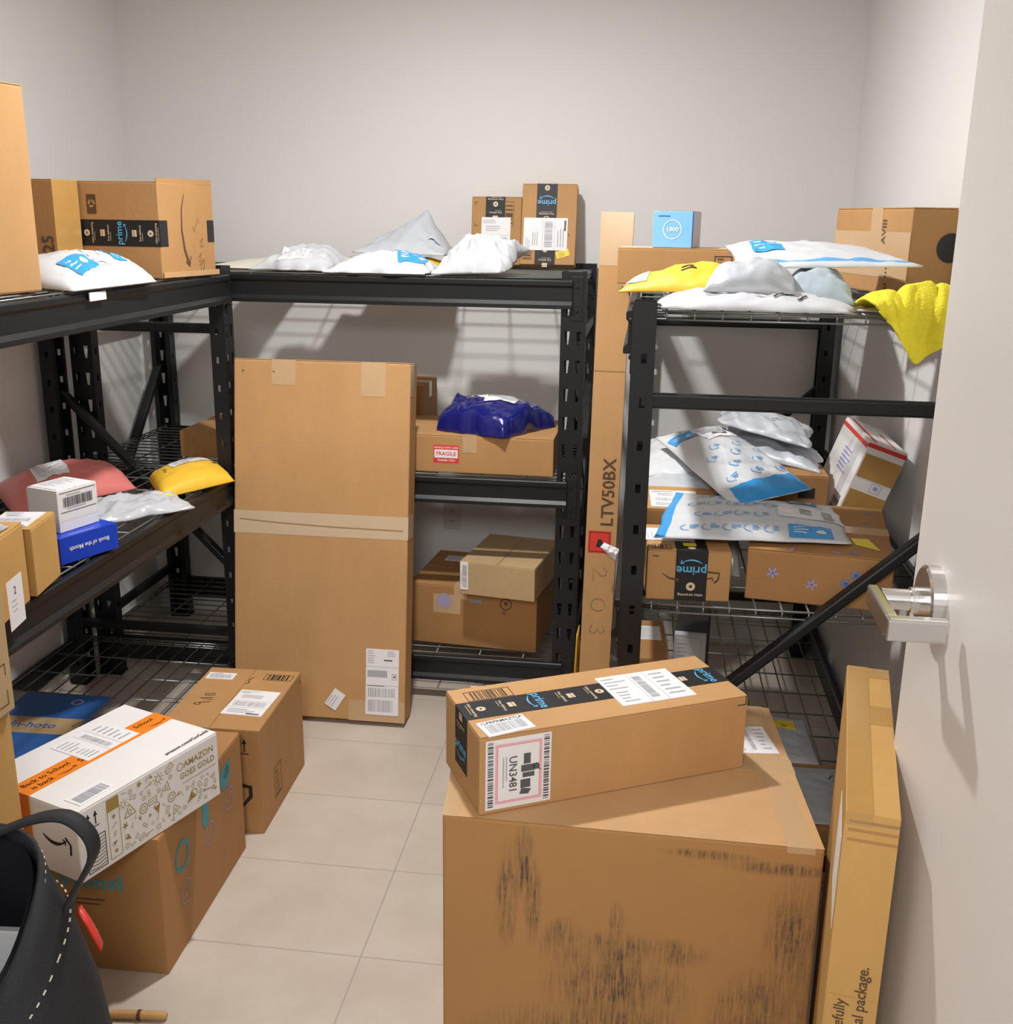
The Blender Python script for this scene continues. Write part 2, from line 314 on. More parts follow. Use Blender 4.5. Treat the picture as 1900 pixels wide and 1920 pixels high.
# ---------------------------------------------------------------- mailers and soft bags
class Mailer:
    def __init__(s, label, c, thick, m=WPOLY, seed=1, amp=.006, n=30, ex=.55, cat='mailer', name='poly_mailer', group='soft shipping mailers', peaks=(), regions=(), freq=9, ridge=0, under=.15, sagfront=0, edge=.0):
        s.c = [Vector(x) for x in c]; s.th = thick; s.seed = seed; s.amp = amp; s.ex = ex; s.peaks = peaks; s.freq = freq; s.ridge = ridge; s.edge = edge; s.under = under
        s.Lu = ((s.c[1]-s.c[0]).length+(s.c[2]-s.c[3]).length)/2; s.Lv = ((s.c[3]-s.c[0]).length+(s.c[2]-s.c[1]).length)/2
        s.meta = (label, cat, group); s.name = name; s.m = m; s.regions = regions; s.n = n; s.kids = []; s.sag = sagfront
        s.org = (s.c[0]+s.c[1]+s.c[2]+s.c[3])/4; s.org.z = min(x.z for x in s.c)
        N = (s.c[1]-s.c[0]).cross(s.c[3]-s.c[0]).normalized(); s.N = N if N.z > 0 or abs(N.z) < .2 else -N
    def base(s, u, v):
        a = s.c[0].lerp(s.c[1], u); b = s.c[3].lerp(s.c[2], u); p = a.lerp(b, v)
        if s.edge:   # wavy outline
            e = (1-min(u, 1-u, v, 1-v)*6); 
            if e > 0:
                k = noise.noise(Vector((u*5+s.seed*3.1, v*5, 1.7)))*s.edge*e
                p = p+(p-s.org).normalized()*k
        return p
    def prof(s, u, v):
        u = min(1, max(0, u)); v = min(1, max(0, v))
        return (math.sin(math.pi*u)*math.sin(math.pi*v))**s.ex if 0 < u < 1 and 0 < v < 1 else 0
    def wr(s, u, v):
        q = Vector((u*s.Lu*s.freq*3+s.seed*7.3, v*s.Lv*s.freq*3+s.seed*1.9, s.seed))
        a = noise.noise(q)+.5*noise.noise(q*2.1)+.35*(1-2.2*abs(noise.noise(q*1.7+Vector((9, 2, 4)))))
        if s.ridge: a += s.ridge*(1-2*abs(noise.noise(q*.8+Vector((5, 3, 1)))))
        return a
    def top(s, u, v, l=0):
        h = s.th*s.prof(u, v); e = min(1, min(u, 1-u, v, 1-v)*9) if 0 <= u <= 1 and 0 <= v <= 1 else 0
        h += s.amp*s.wr(u, v)*(.25+.75*max(0, e)) + .003
        for pu, pv, ph, pr in s.peaks: h += ph*math.exp(-((u-pu)**2+(v-pv)**2)/pr**2)
        return s.base(u, v)+s.N*(max(.0015, h)+l)
    def bot(s, u, v):
        return s.base(u, v)
    def pad(s, u=0, v=0, rot=0):
        """drawing pad in metres; origin at (u,v) fractions"""
        return Pad((0, 0, 0), (1, 0, 0), (0, 1, 0), lambda a, b, l: s.top(a/s.Lu, b/s.Lv, l)-s.org).sub(u*s.Lu, v*s.Lv, rot)
    def part(s, name, label=None):
        p = P(); s.kids.append((p, name, label)); return p
    def label(s, u, v, wd, ht, rot=0, style='ship', seed=1, m=None, name='shipping_label', text=None):
        p = s.part(name); draw_label(p, s.pad(u, v, rot), wd, ht, style, seed, m or PAPER, text); return p
    def done(s):
        p = P(); us = sorted(set([i/s.n for i in range(s.n+1)]+[x for r in s.regions for x in (r[0], r[2])])); vs = sorted(set([i/s.n for i in range(s.n+1)]+[x for r in s.regions for x in (r[1], r[3])]))
        nu, nv = len(us), len(vs); V = []; 
        for v in vs:
            for u in us: V.append(s.top(u, v)-s.org)
        for v in vs:
            for u in us: V.append(s.bot(u, v)-s.org)
        p.v = [tuple(x) for x in V]; k0 = p.slot(s.m); K = nu*nv
        for j in range(nv-1):
            for i in range(nu-1):
                a = j*nu+i; cu = (us[i]+us[i+1])/2; cv = (vs[j]+vs[j+1])/2; k = k0
                for r in s.regions:
                    if r[0] <= cu <= r[2] and r[1] <= cv <= r[3]: k = p.slot(r[4])
                p.f.append([a, a+1, a+nu+1, a+nu]); p.m.append(k)
                p.f.append([K+a, K+a+nu, K+a+nu+1, K+a+1]); p.m.append(k0)
        ring = [i for i in range(nu)]+[j*nu+nu-1 for j in range(1, nv)]+[(nv-1)*nu+i for i in range(nu-2, -1, -1)]+[j*nu for j in range(nv-2, 0, -1)]
        for a, b in zip(ring, ring[1:]+ring[:1]): p.f.append([b, a, K+a, K+b]); p.m.append(k0)
        for q, n, lab in s.kids:
            if n in ('print', 'printed_block'):
                b0 = len(p.v); p.v += q.v
                for f_, mi in zip(q.f, q.m): p.f.append([i+b0 for i in f_]); p.m.append(p.slot(q.mats[mi]))
        o = p.build(s.name, None, s.org, smooth=True); tag(o, *s.meta); s.o = o
        for q, n, lab in s.kids:
            if n in ('print', 'printed_block'): continue
            c = q.build(n, o, smooth=True)
            if lab: c['label'] = lab
        return o

# ---------------------------------------------------------------- the room
XL, XR, YB, YF, ZC = -2.145, .748, 4.335, .72, 2.78
def wallmat():
    m = mat('wall_paint', (.80, .785, .765), .6, bump=.06, bscale=150); return m
WALL = wallmat()
def struct(name, p, **k):
    o = p.build(name, **k); o['kind'] = 'structure'; return o
def tilemat():
    m = bpy.data.materials.new('floor_tile'); m.use_nodes = True; nt = m.node_tree; b = nt.nodes['Principled BSDF']
    tc = nt.nodes.new('ShaderNodeTexCoord'); mp = nt.nodes.new('ShaderNodeMapping'); nt.links.new(tc.outputs['Object'], mp.inputs[0])
    mp.inputs['Location'].default_value = (.62+.716*4, -2.155+.358*20, 0)
    br = nt.nodes.new('ShaderNodeTexBrick'); br.offset = 0; br.inputs['Scale'].default_value = 1; br.inputs['Brick Width'].default_value = .716; br.inputs['Row Height'].default_value = .358
    br.inputs['Mortar Size'].default_value = .0022; br.inputs['Mortar Smooth'].default_value = .2
    n = nt.nodes.new('ShaderNodeTexNoise'); n.inputs['Scale'].default_value = 4; n.inputs['Detail'].default_value = 8; n.inputs['Roughness'].default_value = .6; nt.links.new(tc.outputs['Object'], n.inputs['Vector'])
    r = nt.nodes.new('ShaderNodeValToRGB'); r.color_ramp.elements[0].position = .35; r.color_ramp.elements[1].position = .68
    r.color_ramp.elements[0].color = (.52, .445, .37, 1); r.color_ramp.elements[1].color = (.595, .52, .44, 1)
    nt.links.new(n.outputs['Fac'], r.inputs[0]); nt.links.new(mp.outputs[0], br.inputs['Vector'])
    nt.links.new(r.outputs[0], br.inputs['Color1']); nt.links.new(r.outputs[0], br.inputs['Color2']); br.inputs['Mortar'].default_value = (.40, .35, .30, 1)
    nt.links.new(br.outputs['Color'], b.inputs['Base Color']); b.inputs['Roughness'].default_value = .42
    bp = nt.nodes.new('ShaderNodeBump'); bp.inputs['Strength'].default_value = .25; bp.inputs['Distance'].default_value = .002; bp.invert = True
    nt.links.new(br.outputs['Fac'], bp.inputs['Height']); nt.links.new(bp.outputs[0], b.inputs['Normal'])
    return m
TILE = tilemat()
p = P(); p.box((XL-.1, -1.6, -.1), (XR+.1, YB+.1, 0), TILE); struct('floor', p)
p = P(); p.box((XL-.1, YF-.12, ZC), (XR+.1, YB+.1, ZC+.1), mat('ceiling_paint', (.84, .82, .79), .8)); struct('ceiling', p)
p = P(); p.box((XL-.1, YB, 0), (XR+.1, YB+.1, ZC), WALL); struct('wall_back', p)
p = P(); p.box((XL-.1, YF-.12, 0), (XL, YB, ZC), WALL); struct('wall_left', p)
p = P(); p.box((XR, YF-.12, 0), (XR+.1, YB, ZC), WALL); struct('wall_right', p)
DX0, DX1, DH = -.80, .44, 2.2
p = P(); p.box((XL, YF-.12, 0), (DX0, YF, ZC), WALL); p.box((DX1+.04, YF-.12, 0), (XR, YF, ZC), WALL); p.box((DX0, YF-.12, DH+.04), (DX1+.04, YF, ZC), WALL); struct('wall_front', p)
p = P(); FR = mat('frame_paint', (.60, .58, .55), .4)
p.box((DX0, YF-.14, 0), (DX0+.03, YF+.01, DH), FR); p.box((DX1+.035, YF-.14, 0), (DX1+.06, YF+.01, DH), FR); p.box((DX0, YF-.14, DH), (DX1+.06, YF+.01, DH+.04), FR); struct('trim_1', p)
BB = mat('baseboard_paint', (.72, .69, .64), .4)
for nm, a, b in (('baseboard_back', (XL, YB-.012, 0), (XR, YB, .106)), ('baseboard_left', (XL, YF, 0), (XL+.012, YB-.012, .106)), ('baseboard_right', (XR-.012, YF, 0), (XR, YB-.012, .106))):
    p = P(); p.box(a, b, BB); struct(nm, p, bevel=.003)
# door, opened into the room, with its lever handle
p = P(); p.box((.430, .74, .012), (.474, 1.635, 2.16), DOORM)
door = struct('door_1', p, bevel=.002)
p = P()
for z in (.25, 1.1, 1.95): p.tube((.476, .742, z-.05), (.476, .742, z+.05), .008, CHROME, 10)
p.build('hinge', door)
HY, HZ = 1.50, 1.228
p = P()
for x0, x1, r0, r1 in ((.430, .412, .052, .052), (.412, .409, .052, .048)): p.tube((x0, HY, HZ), (x1, HY, HZ), r0, CHROME, 40, r1)
hd = p.build('door_handle', door, smooth=False); hd['label'] = 'satin chrome lever handle with round rose'
p = P()
p.tube((.410, HY, HZ), (.398, HY, HZ), .020, CHROME, 28); p.tube((.398, HY, HZ), (.352, HY, HZ), .0155, CHROME, 28); p.tube((.398, HY, HZ), (.392, HY, HZ), .019, CHROME, 28)
p.build('spindle', hd)
p = P()
p.box((.335, HY-.112, HZ-.016), (.352, HY+.016, HZ+.016), CHROME); p.box((.335, HY-.128, HZ-.016), (.415, HY-.108, HZ+.016), CHROME)
p.build('lever', hd, bevel=.004, seg=3)
# recessed lamp in the ceiling
cl = empty('ceiling_light', (LX, LY, ZC))
tag(cl, 'round recessed downlight in the ceiling above the floor between the racks', 'light')
p = P(); n = 32
vs = []; 
for r, z in ((.10, 0), (.10, -.006), (.07, -.008), (.065, -.001)):
    for i in range(n): t = 2*math.pi*i/n; vs.append((r*math.cos(t), r*math.sin(t), z))
p.add(vs, [(k*n+i, k*n+(i+1) % n, (k+1)*n+(i+1) % n, (k+1)*n+i) for k in range(3) for i in range(n)], PLASTIC); p.build('trim_ring', cl)
p = P(); p.tube((0, 0, -.0005), (0, 0, -.003), .064, mat('lamp_lens', (1, .93, .84), .5, emit=30), 28); p.build('lens', cl)
# wall outlet behind the middle rack
ol = empty('wall_outlet', (-.789, YB, .507)); tag(ol, 'pale double wall outlet above the boxes on the middle rack\'s bottom shelf', 'outlet')
p = P(); p.box((-.036, -.006, -.058), (.036, 0, .058), PLASTIC); p.build('cover_plate', ol, bevel=.002)
for z in (-.022, .022):
    p = P(); p.box((-.016, -.0085, z-.014), (.016, -.006, z+.014), PLASTIC)
    for x in (-.006, .006): p.box((x-.001, -.0088, z-.004), (x+.001, -.0085, z+.006), INK)
    p.build('socket', ol)

# ---------------------------------------------------------------- steel racks
def holed(p, x0, x1, H, cols, pitch, hw0, hw1, hh, fn, z0=.04, taper=True):
    """a flat strip x0..x1 by 0..H with columns of holes; fn maps (x,z) to 3D"""
    edges = [x0]+[(cols[i]+cols[i+1])/2 for i in range(len(cols)-1)]+[x1]
    n = int((H-z0)/pitch); zs = [z0+i*pitch for i in range(n+1)]
    def quad(a): p.add([fn(*q) for q in a], [(0, 1, 2, 3)], STEEL)
    quad([(x0, 0), (x1, 0), (x1, z0), (x0, z0)]); quad([(x0, zs[-1]), (x1, zs[-1]), (x1, H), (x0, H)])
    for k in range(n):
        za, zb = zs[k], zs[k+1]; zc = (za+zb)/2
        for c in range(len(cols)):
            a, b, cx = edges[c], edges[c+1], cols[c]
            O = [(a, za), (b, za), (b, zb), (a, zb)]; I = [(cx-hw0, zc-hh), (cx+hw0, zc-hh), (cx+hw1, zc+hh), (cx-hw1, zc+hh)]
            for i in range(4): j = (i+1) % 4; quad([O[i], O[j], I[j], I[i]])
def rack(label, loc, yaw, L, D, H=1.575, levels=(1.548, .858, .172)):
    root = empty('shelving_rack', loc, (0, 0, R(yaw))); tag(root, label, 'shelf', 'black steel storage racks')
    pw, pd = .082, .05
    for ix in (0, 1):
        for iy in (0, 1):
            p = P()
            xa = 0 if ix == 0 else L-pw; xb = xa+pw; ya = 0 if iy == 0 else D; s = 1 if iy == 0 else -1
            holed(p, xa, xb, H, [xa+.022, xb-.022], .0975, .0045, .0085, .022, lambda x, z: (x, ya, z))
            for x in (xa, xb):
                outer = (x == 0) or (x == L)
                holed(p, min(ya, ya+s*pd), max(ya, ya+s*pd), H, [ya+s*pd*.55], .0975, .006, .006, .011, lambda y, z, x=x: (x, y, z))
            for x, d_ in ((xa, 1), (xb, -1)): p.add([(x, ya+s*pd, 0), (x+d_*.018, ya+s*pd, 0), (x+d_*.018, ya+s*pd, H), (x, ya+s*pd, H)], [(0, 1, 2, 3)], STEEL)
            p.box((xa-.004, min(ya-s*.004, ya+s*(pd+.004)), 0), (xb+.004, max(ya-s*.004, ya+s*(pd+.004)), .006), STEEL)
            p.build('post', root, solid=.0022)
    prof = [(0, 0), (-.014, 0), (-.018, -.004), (-.018, -.018), (-.012, -.026), (-.012, -.070), (-.022, -.082), (-.022, -.095), (0, -.095)]
    for zt in levels:
        for iy in (0, 1):
            y0 = 0 if iy == 0 else D; s = 1 if iy == 0 else -1
            p = P(); n = len(prof); x0, x1 = pw*.55, L-pw*.55
            p.add([(x, y0+s*(a+.002), zt+z) for x in (x0, x1) for a, z in prof], [(i, (i+1) % n, n+(i+1) % n, n+i) for i in range(n)]+[tuple(range(n-1, -1, -1)), tuple(range(n, 2*n))], STEEL)
            b = p.build('beam', root, bevel=.0015)
            for xa in (pw*.12, L-pw*.62):
                q = P(); q.box((xa, y0-s*.003 if s > 0 else y0, zt-.135), (xa+pw*.5, y0 if s > 0 else y0+.003, zt+.012), STEEL)
                for z in (-.1, -.02): q.tube((xa+pw*.25, y0-s*.003, zt+z), (xa+pw*.25, y0-s*.007, zt+z), .006, STEEL, 8)
                q.build('bracket', b, bevel=.001)
        p = P(); r = .0026; z = zt+.003
        ny = 12; ya, yb = .012, D-.012
        for i in range(ny+1):
            y = ya+(yb-ya)*i/ny; p.tube((.02, y, z), (L-.02, y, z), r, WIRE, 6)
        nx = int(L/.155)
        for i in range(nx+1):
            x = .03+(L-.06)*i/nx
            p.tube((x, ya, z-2*r), (x, yb, z-2*r), r, WIRE, 6)
        for x in (.02, L-.02):
            p.tube((x, ya, z), (x, yb, z), r, WIRE, 6); p.tube((x, ya, z-.018), (x, yb, z-.018), r, WIRE, 6)
            for i in range(ny+1): y = ya+(yb-ya)*i/ny; p.tube((x, y, z), (x, y, z-.018), r*.9, WIRE, 5)
        p.build('wire_deck', root, smooth=True)
    for x in (.016, L-.016):
        for z in (1.36, .23):
            p = P(); p.bar((x, .02, z), (x, D-.02, z), .026, .034, STEEL); p.build('brace', root, bevel=.006)
        p = P(); p.bar((x, D-.03, 1.12), (x, .03, .47), .026, .036, STEEL, (1, 0, 0)); p.build('brace', root, bevel=.006)
    return root
rkL = rack('black steel rack along the left wall, in front of the corner', (-1.43, 1.64, 0), 90, 1.952, .685)
rkM = rack('black steel rack across the back wall, behind the tall leaning carton', (-2.06, 3.62, 0), 0, 1.855, .69)
rkR = rack('black steel rack along the right wall, partly hidden by the door', (-.03, 4.31, 0), -90, 1.957, .745, levels=(1.553, .876, .172))
p = P(); draw_label(p, Pad((-1.4075, 2.63, 1.538), (0, 1, 0), (0, 0, 1)), .085, .022, 'plain', 1); 
Pad((-1.4069, 2.63, 1.538), (0, 1, 0), (0, 0, 1)).lines(p, -.02, -.002, .045, 1, .01, PRINTG, .005, 1)
o = p.build('shelf_label', rkL); o.matrix_parent_inverse = Matrix.Translation((-1.43, 1.64, 0)).inverted(); o.matrix_parent_inverse = (Matrix.Translation((-1.43, 1.64, 0)) @ Matrix.Rotation(R(90), 4, 'Z')).inverted(); o['label'] = 'small white label on the top beam'
#@@OBJECTS
# ================================================================ OBJECTS
TOP, MID, LOW = 1.5566, .8666, .1806
RTOP, RMID = 1.5616, .8846
# ---- foreground: big scuffed carton
KD = mat('kraft_scuffed', (.43, .225, .082), .75, var=.06, scale=4, bump=.1, bscale=90, spec=.25)
def scuff():
    nt = KD.node_tree; b = nt.nodes['Principled BSDF']; L = nt.links
    base = b.inputs['Base Color'].links[0].from_socket
    tc = nt.nodes.new('ShaderNodeTexCoord')
    sep = nt.nodes.new('ShaderNodeSeparateXYZ'); L.new(tc.outputs['Object'], sep.inputs[0])
    def mathn(op, a, b_=None, c=None):
        m = nt.nodes.new('ShaderNodeMath'); m.operation = op
        for i, x in enumerate((a, b_, c)):
            if x is None: continue
            if isinstance(x, (int, float)): m.inputs[i].default_value = x
            else: L.new(x, m.inputs[i])
        return m.outputs[0]
    def blob(cx, cz, sx, sz):   # soft patch of rubbed-in dirt on the front
        dx = mathn('DIVIDE', mathn('SUBTRACT', sep.outputs[0], cx), sx); dz = mathn('DIVIDE', mathn('SUBTRACT', sep.outputs[2], cz), sz)
        r = mathn('ADD', mathn('MULTIPLY', dx, dx), mathn('MULTIPLY', dz, dz)); return mathn('MAXIMUM', mathn('SUBTRACT', 1, r), 0)
    fac = None
    for a in ((.155, .575, .025, .09), (.125, .50, .025, .13), (.175, .49, .02, .1), (.345, .40, .10, .05), (.34, .30, .16, .14), (.335, .43, .02, .09), (.44, .41, .08, .035), (.235, .40, .05, .07), (.62, .612, .12, .016), (.50, .628, .10, .012), (.66, .45, .06, .16), (.30, .16, .3, .12), (.62, .25, .12, .16)):
        x = blob(*a); fac = x if fac is None else mathn('MAXIMUM', fac, x)
    def nz(sc, st):
        mp = nt.nodes.new('ShaderNodeMapping'); mp.inputs['Scale'].default_value = st; L.new(tc.outputs['Object'], mp.inputs[0])
        n = nt.nodes.new('ShaderNodeTexNoise'); n.inputs['Scale'].default_value = sc; n.inputs['Detail'].default_value = 5; L.new(mp.outputs[0], n.inputs['Vector']); return n.outputs['Fac']
    st = nz(60, (3, 3, .25)); pt = nz(16, (1, 1, 1)); f2 = nz(200, (1, 1, .4))
    k = mathn('MULTIPLY', mathn('MULTIPLY', fac, mathn('MULTIPLY_ADD', st, 3.4, -1.15)), mathn('MULTIPLY_ADD', pt, 2.6, -.55))
    k = mathn('MULTIPLY', k, mathn('MULTIPLY_ADD', f2, 1.6, .1))
    cl = nt.nodes.new('ShaderNodeClamp'); L.new(k, cl.inputs[0]); cl.inputs['Max'].default_value = .85
    mx = nt.nodes.new('ShaderNodeMix'); mx.data_type = 'RGBA'; L.new(cl.outputs[0], mx.inputs['Factor']); L.new(base, mx.inputs['A']); mx.inputs['B'].default_value = (.055, .048, .042, 1); L.new(mx.outputs['Result'], b.inputs['Base Color'])
scuff()
W1, D1, H1 = .702, .575, .66
F1 = Carton('large scuffed cardboard box in the foreground, holding up the long narrow box', (-.338, 1.752, 0), -.8, W1, D1, H1, KD, group=None, topm=K6, flaps=False, warp=lambda q: (q[0]-.085*q[1]-(.006*math.sin(math.pi*q[1]/D1) if q[0] < .01 else 0), q[1], q[2]))
F1.tape('x', .30, .06, .0, .10, TAPEC); F1.tape('y', .66, .05, .012, .0, TAPEC); F1.strip('T', .0, .0, .03, .33, TAPEC)
F1.pad('T').rect(F1.body, .001, .001, W1-.001, D1-.001, K6, .0003)
F1.label('T', .630, .405, .095, .12, 8, 'side', 4)
F1.done(.006)
# ---- long narrow box on it
w, d, h = .574, .214, .162
F2 = Carton('long narrow brown box with black printed tape, lying on the big scuffed box', (-.269, 1.758, H1+.001), 27.6, w, d, h, K1, group=None)
q = F2.pad('T'); bargrid(F2.body, q, .028, .150, .125, .192, INKB, 12, 5)
t = F2.tape('x', d/2+.004, .074, .12, .04, TAPEK, 'black printed tape', 'black_tape')
tape_print(t, Pad((.0, d/2+.004, h), (0, -1, 0), (1, 0, 0)), .57, .074, .030, .0635, ('icon', 'icon', 'prime'))
tape_print(t, Pad((0, d/2+.004, h-.12), (0, -1, 0), (0, 0, 1)), .12, .074, .04, .06, ('prime', 'icon'))
F2.label('T', .392, d/2-.006, .165, .135, 0, 'side', 8)
p = F2.part('barcode_sticker', 'white barcode sticker'); draw_label(p, q.sub(.062, .030, 7), .098, .058, 'bar', 9, PAPER, '1LPRPRMAZTLP')
p = F2.part('battery_label', 'white battery warning label with pink border'); f = F2.pad('F').sub(.078, .080, -90); slab(p, f, -.072, -.066, .072, .066, .0006, PAPER)
f.frame(p, -.062, -.047, .062, .047, .0045, PINKP, .0011); f.frame(p, -.0575, -.0425, .0575, .0425, .0006, RED, .0012)
f.barcode(p, -.068, .051, .068, .062, PRINT, 30, seed=3, l=.0011); f.barcode(p, -.068, -.062, .068, -.051, PRINT, 30, seed=4, l=.0011)
f.text(p, 'UN3481', .004, -.012, .022, PRINT, l=.0011); f.lines(p, -.034, -.026, .085, 2, .006, PRINTG, .0022, 3)
for x, y, a, b in ((-.036, .010, .022, .014), (-.012, .005, .014, .028), (.004, .008, .010, .024), (.018, .004, .018, .020)): f.rect(p, x, y, x+a, y+b, PRINT, .0011)
f.poly(p, [(.036, .006), (.048, .002), (.050, .020), (.040, .026)], PRINT, .0011); f.disc(p, -.006, .036, .007, PRINT, .0011, 10); f.poly(p, [(-.012, .036), (-.004, .032), (.004, .046)], PRINT, .0012)
f2_ = F2.pad('F'); corner(F2.body, f2_, w-.004, h-.02, .02, INK, -1, 1)
F2.done()
# ---- tall flat box on edge by the door
F3 = Carton('tall flat golden carton standing on edge beside the open door', (.3185, 1.418, 0), -9.8, .0755, .545, .93, K3, group=None, flaps=False)
F3.tape('y', .020, .036, .02, 0, TAPEB, 'shiny brown tape'); F3.strip('T', .038, .30, .0755, .375, TAPEB, None); F3.strip('T', .038, .50, .0755, .545, TAPEB, None)
F3.strip('L', .36, .70, .50, .86, PAPER, 'white label', 'shipping_label')
f = F3.pad('F'); 
for v, m_ in ((.918, KIN), (.904, K5), (.888, K5)): f.rect(F3.body, .006, v-.004, .0755, v, m_)
f.rect(F3.body, .003, .0, .0745, .62, K3, .0006)
F3.strip('F', .0, .0, .076, .655, TAPEB, None, 'tape') if False else None
f.text(F3.body, 'original package.', .050, .60, .0235, INKB, 90); f.text(F3.body, 'Please open carefully', .022, .515, .0235, INKB, 90)
F3.done(.004)
# ---- tall leaning carton
F5 = Carton('tall wide cardboard box leaning against the middle rack', (-1.404, 3.345, .018), 0, .622, .105, 1.262, K1, group=None, rot=(R(-8), 0, R(.4)))
for x0, x1, v0 in ((.135, .22, 1.175), (.45, .535, 1.145)): F5.strip('F', x0, v0, x1, 1.262, TAPEC)
p = F5.strip('F', -.001, .655, .623, .735, TAPEP, 'pale paper tape across the middle', 'tape'); f = F5.pad('F'); f.line(p, [(.02, .705), (.15, .697), (.35, .690), (.605, .687)], .004, KIN, .0012)
F5.strip('R', 0, .655, .08, .735, TAPEP); F5.strip('R', 0, 1.15, .05, 1.262, TAPEC); F5.strip('F', .42, 0, .622, .075, TAPEC)
F5.label('F', .540, .145, .118, .238, 0, 'ups', 11)
F5.label('F', .37, .072, .068, .046, 57, 'text', 12)
for u in (.03, .145): corner(F5.body, f, u, 1.222, .008, INK, 1 if u < .1 else -1, -1)
F5.done(.005)
# ---- floor cartons on the left
w, d, h = .296, .411, .331
F6 = Carton('brown box with a handwritten number on its lid, on the floor before the leaning carton', (-1.334, 2.627, 0), 1.5, w, d, h, K2, seam='y')
F6.label('T', .057, .345, .088, .046, 0, 'bar', 21); F6.label('T', .215, .17, .125, .165, -3, 'ship', 22)
q = F6.pad('T'); bargrid(F6.body, q, .195, .335, .285, .378, INK, 9, 4)
for k, (pts) in enumerate(([(.055, .215), (.085, .222), (.088, .21), (.062, .205), (.055, .212)], [(.05, .185), (.09, .192), (.06, .18), (.09, .178)], [(.045, .150), (.09, .165)], [(.045, .150), (.052, .140), (.066, .143), (.062, .154)])): q.line(F6.body, pts, .0028, MAG if k == 9 else INK)
q.line(F6.body, [(.152, .30), (.16, .31), (.154, .33), (.163, .35)], .003, INK); q.line(F6.body, [(.152, .18), (.16, .2), (.156, .22)], .003, INK)
f = F6.pad('F'); arrows(F6.body, f, .225, .262, .034); q2 = f.sub(.228, .13, -90)
f.line(F6.body, [(.190, .150), (.235, .155), (.262, .150), (.262, .12), (.235, .085)], .013, INK, .0008, lambda t: .5+.6*math.sin(math.pi*t)); f.line(F6.body, [(.19, .118), (.215, .128), (.238, .125)], .016, INK)
f = F6.pad('R'); f.frame(F6.body, .11, .05, .175, .15, .0022, INKB); f.lines(F6.body, .12, .13, .045, 5, .018, INKB, .003, 3); corner(F6.body, f, d-.02, h-.03, .012, INK)
F6.done()
w, d, h = .336, .535, .363
F7 = Carton('brown box with teal printing, on the floor under the white box', (-1.390, 2.019, 0), 1.2, w, d, h, K5)
f = F7.pad('F'); f.text(F7.body, 'AWhoxl', .145, .238, .056, TEAL, bold=.022); f.lines(F7.body, .08, .19, .2, 2, .012, INKB, .003, 4)
f = F7.pad('R')
def drop(u, v, s, a): f.sub(u, v, a).poly(F7.body, [(s*.5*math.cos(t)*(1-.35*math.sin(t)), s*math.sin(t)) for t in [i*math.pi/9 for i in range(18)]], TEAL)
f.disc(F7.body, .12, .245, .042, TEAL, r0=.03); drop(.27, .275, .045, 0); f.disc(F7.body, .41, .295, .035, TEAL); drop(.43, .31, .03, -50)
for u, v in ((.13, .14), (.29, .2), (.43, .22)): f.disc(F7.body, u, v, .032, INKG if False else MAG, r0=.0295); f.line(F7.body, [(u-.018, v-.01), (u+.018, v+.012)], .002, MAG)
F7.tape('x', d/2, .055, .06, .06, TAPEC); F7.done(.003)
w, d, h = .310, .422, .169
F8 = Carton('white box with orange tape and gold drawings, on top of the box with teal printing', (-1.427, 1.952, .3645), -20.4, w, d, h, WBOX, group=None, seam='y')
t = F8.tape('y', .135, .062, .165, .03, ORANGE, 'orange printed tape', 'orange_tape')
q = Pad((.135, 0, h), (0, 1, 0), (-1, 0, 0))
q.text(t, 'Back to School', .078, .010, .021, INKB, l=.0012); q.text(t, 'is back', .050, -.014, .021, INKB, l=.0012); q.smile(t, .115, -.012, .05, PAPER, .0012, .14, .06)
q.text(t, 'Smile more.', .215, -.004, .024, PAPER, l=.0012); q.text(t, 'is back', .29, -.012, .021, INKB, l=.0012); q.text(t, 'School', .365, .010, .021, INKB, l=.0012); q.smile(t, .385, -.014, .05, PAPER, .0012, .14, .06)
F8.label('T', .095, .245, .155, .125, 90, 'side', 33, PAPER)
F8.label('T', .272, .072, .05, .095, 0, 'none', 5, PAPER); k_ = F8.kids[-1][0]; Pad((.272, .072, h), (0, 1, 0), (-1, 0, 0)).barcode(k_, -.04, -.018, .04, .012, PRINTG, 22, seed=6, l=.0032)
q.text(F8.body, 'amazon.com/GoGold', .345, .150, .018, INK); q.text(F8.body, 'amazon.com/GoGold', .345, -.152, .016, INK); q.frame(F8.body, .005, .115, .055, .155, .002, INK, .0009)
f = F8.pad('R'); f.text(F8.body, 'AMAZON', .356, .134, .0225, GOLDI, l=.0012); f.text(F8.body, 'GOES GOLD', .350, .108, .0205, GOLDI, l=.0012); f.disc(F8.body, .296, .134, .010, GOLDI, r0=.008); f.rect(F8.body, .30, .088, .412, .0895, GOLDI)
rr = random.Random(5)
